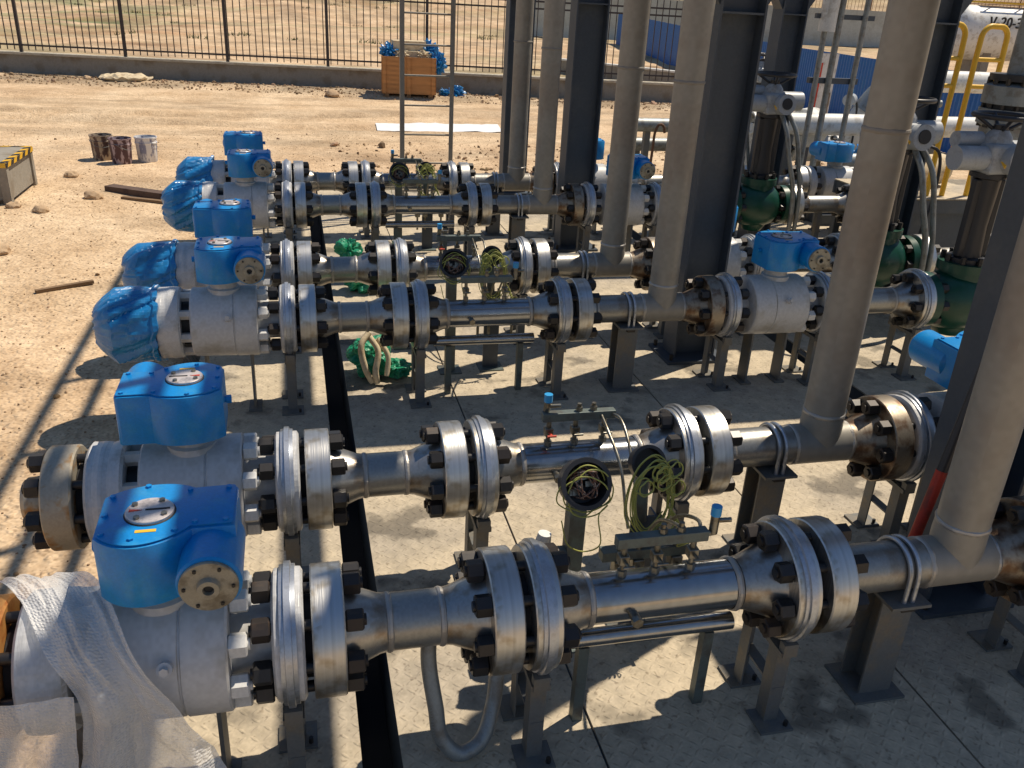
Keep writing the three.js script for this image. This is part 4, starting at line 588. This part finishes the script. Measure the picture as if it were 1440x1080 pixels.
{
  const s = thing('notice_board', 'white leaning notice board with red and green marks before blue hoarding', 'sign', [9.9, 0.02, -15.6], -0.7);
  put('board', box(0.36, 1.35, 0.03, 0, 0.9, 0), M.white, s).rotation.x = -0.08; put('marks', [box(0.03, 1.0, 0.004, -0.09, 0.9, 0.0185)], M.red, s).rotation.x = -0.08; put('marks', [box(0.03, 0.8, 0.004, 0.08, 0.95, 0.0185)], M.wireGreen, s).rotation.x = -0.08;
  for (const x of [-0.14, 0.14]) put('leg', box(0.04, 0.9, 0.04, x, 0.43, -0.03), M.wood, s);
}
one('wrapped_cylinder', 'thick paper-wrapped roll lying on the service platform', 'roll', lx([[-0.36, 0], [-0.36, 0.15], [0.36, 0.15], [0.36, 0.12], [0.26, 0.11], [0.26, 0]], 36), M.paper, [5.95, DK + 0.858, -7.45]).rotation.set(0, 0.35, 0);
{ // far compound wall, picket fence and vegetation
  const w = thing('far_wall', 'pale grey compound wall far behind the blue hoarding', 'wall', [36, 0, -52], -0.32); put('wall_body', box(44, 2.6, 0.3, 0, 1.3, 0), M.paleWall, w);
  fence('rust-coloured picket fence on the far compound wall', [18.5, 58.5], -0.32, 42, 2.4, 0.22, 3, std({ color: new THREE.Color().setRGB(0.22, 0.10, 0.04), roughness: 0.6 }), 1.3);
  const n = 2200, bl = new THREE.ConeGeometry(0.02, 0.3, 3); bl.translate(0, 0.14, 0); const im = new THREE.InstancedMesh(mapUV(flat(bl)), std({ roughness: 0.9 }), n), m = new THREE.Matrix4(), q = new THREE.Quaternion(), e = new THREE.Euler(), c = new THREE.Color();
  let cx = 0, cz = 0, cs = 1; for (let k = 0; k < n; k++) { if (k % 26 === 0) { do { cz = 40 + 55 * rnd(); cx = rr(-24 - cz * 0.3, 12); } while (cz < 30 - 0.185 * cx - 3 || fbm(cx * 0.1, cz * 0.22 + 7, 2, 4) < 0.47); cs = rr(0.6, 1.7); } const x = cx + rr(-0.35, 0.35) * cs, Z = cz + rr(-0.35, 0.35) * cs; e.set(rr(-0.7, 0.7), rnd() * 6, rr(-0.7, 0.7)); m.compose(new THREE.Vector3(x, gy(x, Z) - 0.02, -Z), q.setFromEuler(e), new THREE.Vector3(1.4, cs * rr(0.3, 0.8), 1.4)); im.setMatrixAt(k, m); const t = rr(0.6, 1.2); im.setColorAt(k, c.setRGB(0.15 * t, 0.15 * t, 0.065 * t)); }
  im.name = 'dry_grass'; im.castShadow = im.receiveShadow = true; im.userData = { label: 'dry green-brown grass tufts on the land behind the fence', category: 'grass', kind: 'stuff' }; scene.add(im);
}
// more equipment on the back deck
valve('grey ball valve with blue gearbox behind the white header pipe', 7.0, 11.0, 0, false, 31);
valve('white ball valve left of the first green valve, behind the runs', 5.05, 10.3, Math.PI, false, 32);
controlValve(4, 10.9, 6.0, 'dark green globe valve far back beside the vertical conduits');
{
  const m = thing('pump_motor', 'dark blue finned motor on a black skid between riser and railing', 'motor', [6.55, DK, -9.05]);
  put('skid', [box(1.5, 0.12, 0.7, 0, 0.06, 0), box(1.3, 0.3, 0.5, 0, 0.26, 0)], M.column, m); const fins = []; for (let k = 0; k < 16; k++) { const a = k * Math.PI / 8; fins.push(box(0.5, 0.03, 0.012, 0.15, 0, 0).translate(0, 0.235, 0).rotateX(a)); }
  put('housing', [lx([[-0.15, 0], [-0.15, 0.16], [-0.1, 0.22], [0.42, 0.22], [0.46, 0.19], [0.46, 0]], 32), ...fins], M.blue, m, 0, 0.66, 0); put('fan_cover', lx([[0.46, 0], [0.46, 0.2], [0.6, 0.2], [0.62, 0.17], [0.62, 0]], 32), M.yoke, m, 0, 0.66, 0); put('coupling', lx([[-0.5, 0], [-0.5, 0.1], [-0.15, 0.1], [-0.15, 0]], 24), M.galv, m, 0, 0.66, 0); put('terminal_box', box(0.2, 0.14, 0.16, 0.15, 0.94, 0, 0.01), M.blue, m);
}
for (const [x, Z, k] of [[5.15, 6.55, 0], [5.3, 9.35, 1], [6.9, 10.2, 2]]) {
  const s = thing('instrument_stand', `slim instrument stand with round gauge head, ${['in front of the railings', 'behind the fifth run', 'behind the white header'][k]}`, 'stand', [x, DK, -Z], 0.4 * k, 'slim instrument stands');
  put('pole', cyl([0, 0, 0], [0, 1.15, 0], 0.03, 14), M.galv, s); put('base_plate', box(0.2, 0.01, 0.2, 0, 0.005, 0), M.column, s); put('head', [cyl([-0.09, 1.24, 0], [0.09, 1.24, 0], 0.075, 22), cyl([0, 1.13, 0], [0, 1.2, 0], 0.04, 12)], M.actuator, s); put('gland', cyl([0.0, 1.3, 0], [0.0, 1.37, 0], 0.025, 10), M.cap, s);
  put('cable', tube([[0.09, 1.24, 0], [0.2, 1.2, 0.05], [0.24, 0.9, 0.08], [0.16, 0.4, 0.1], [0.1, 0.01, 0.1]], 0.014, 40, 8), M.yoke, s);
}
for (const [x, Z, k] of [[4.95, 9.5, 0], [5.25, 9.75, 1], [7.55, 9.4, 2], [7.9, 8.7, 3]]) one('vertical_tube', `thin upright grey tube, ${['left of the conduit bank', 'just behind the conduit bank', 'right of the blue motor', 'rightmost behind the railings'][k]}`, 'tube', [cyl([0, 0, 0], [0, 2.9, 0], 0.032, 12), cyl([-0.05, 1.3, 0], [0.05, 1.3, 0], 0.045, 12)], M.galv, [x, DK, -Z], 'thin upright tubes');
for (const [x, Z, k] of [[5.6, 10.05, 0], [6.3, 10.1, 1]]) { const w = thing('wrapped_flange', `white film-wrapped flange end behind the green valve, ${['left one', 'right one'][k]}`, 'flange', [x, DK, -Z], 0.5, 'white wrapped flange ends'); put('wrap', filmG(0.26, 0.24, 60 + k), M.white, w, -0.13, 0.78 + 0.12 * k, 0); put('stand', box(0.1, 0.55 + 0.12 * k, 0.1, 0, 0.275 + 0.06 * k, 0), M.column, w); }
for (const [x, Z, h, l] of [[5.0, 11.2, 0.75, 'upper'], [5.0, 11.5, 0.45, 'lower']]) { const p = thing('back_pipe', `${l} grey flanged pipe along the back of the deck`, 'pipe', [x, DK, -Z], 0, 'grey pipes along the back'); put('pipe', pipeG(-0.6, 3.4, 0.09), M.galv, p, 0, h, 0); for (const q of [0.2, 0.31, 1.3, 1.41, 2.4, 2.51]) put('flange', flangeG, M.white, p, q, h, 0); for (const q of [-0.4, 0.9, 2.9]) put('leg', box(0.08, h - 0.08, 0.08, q, (h - 0.08) / 2, 0), M.support, p); }
renderer.render(scene, camera);
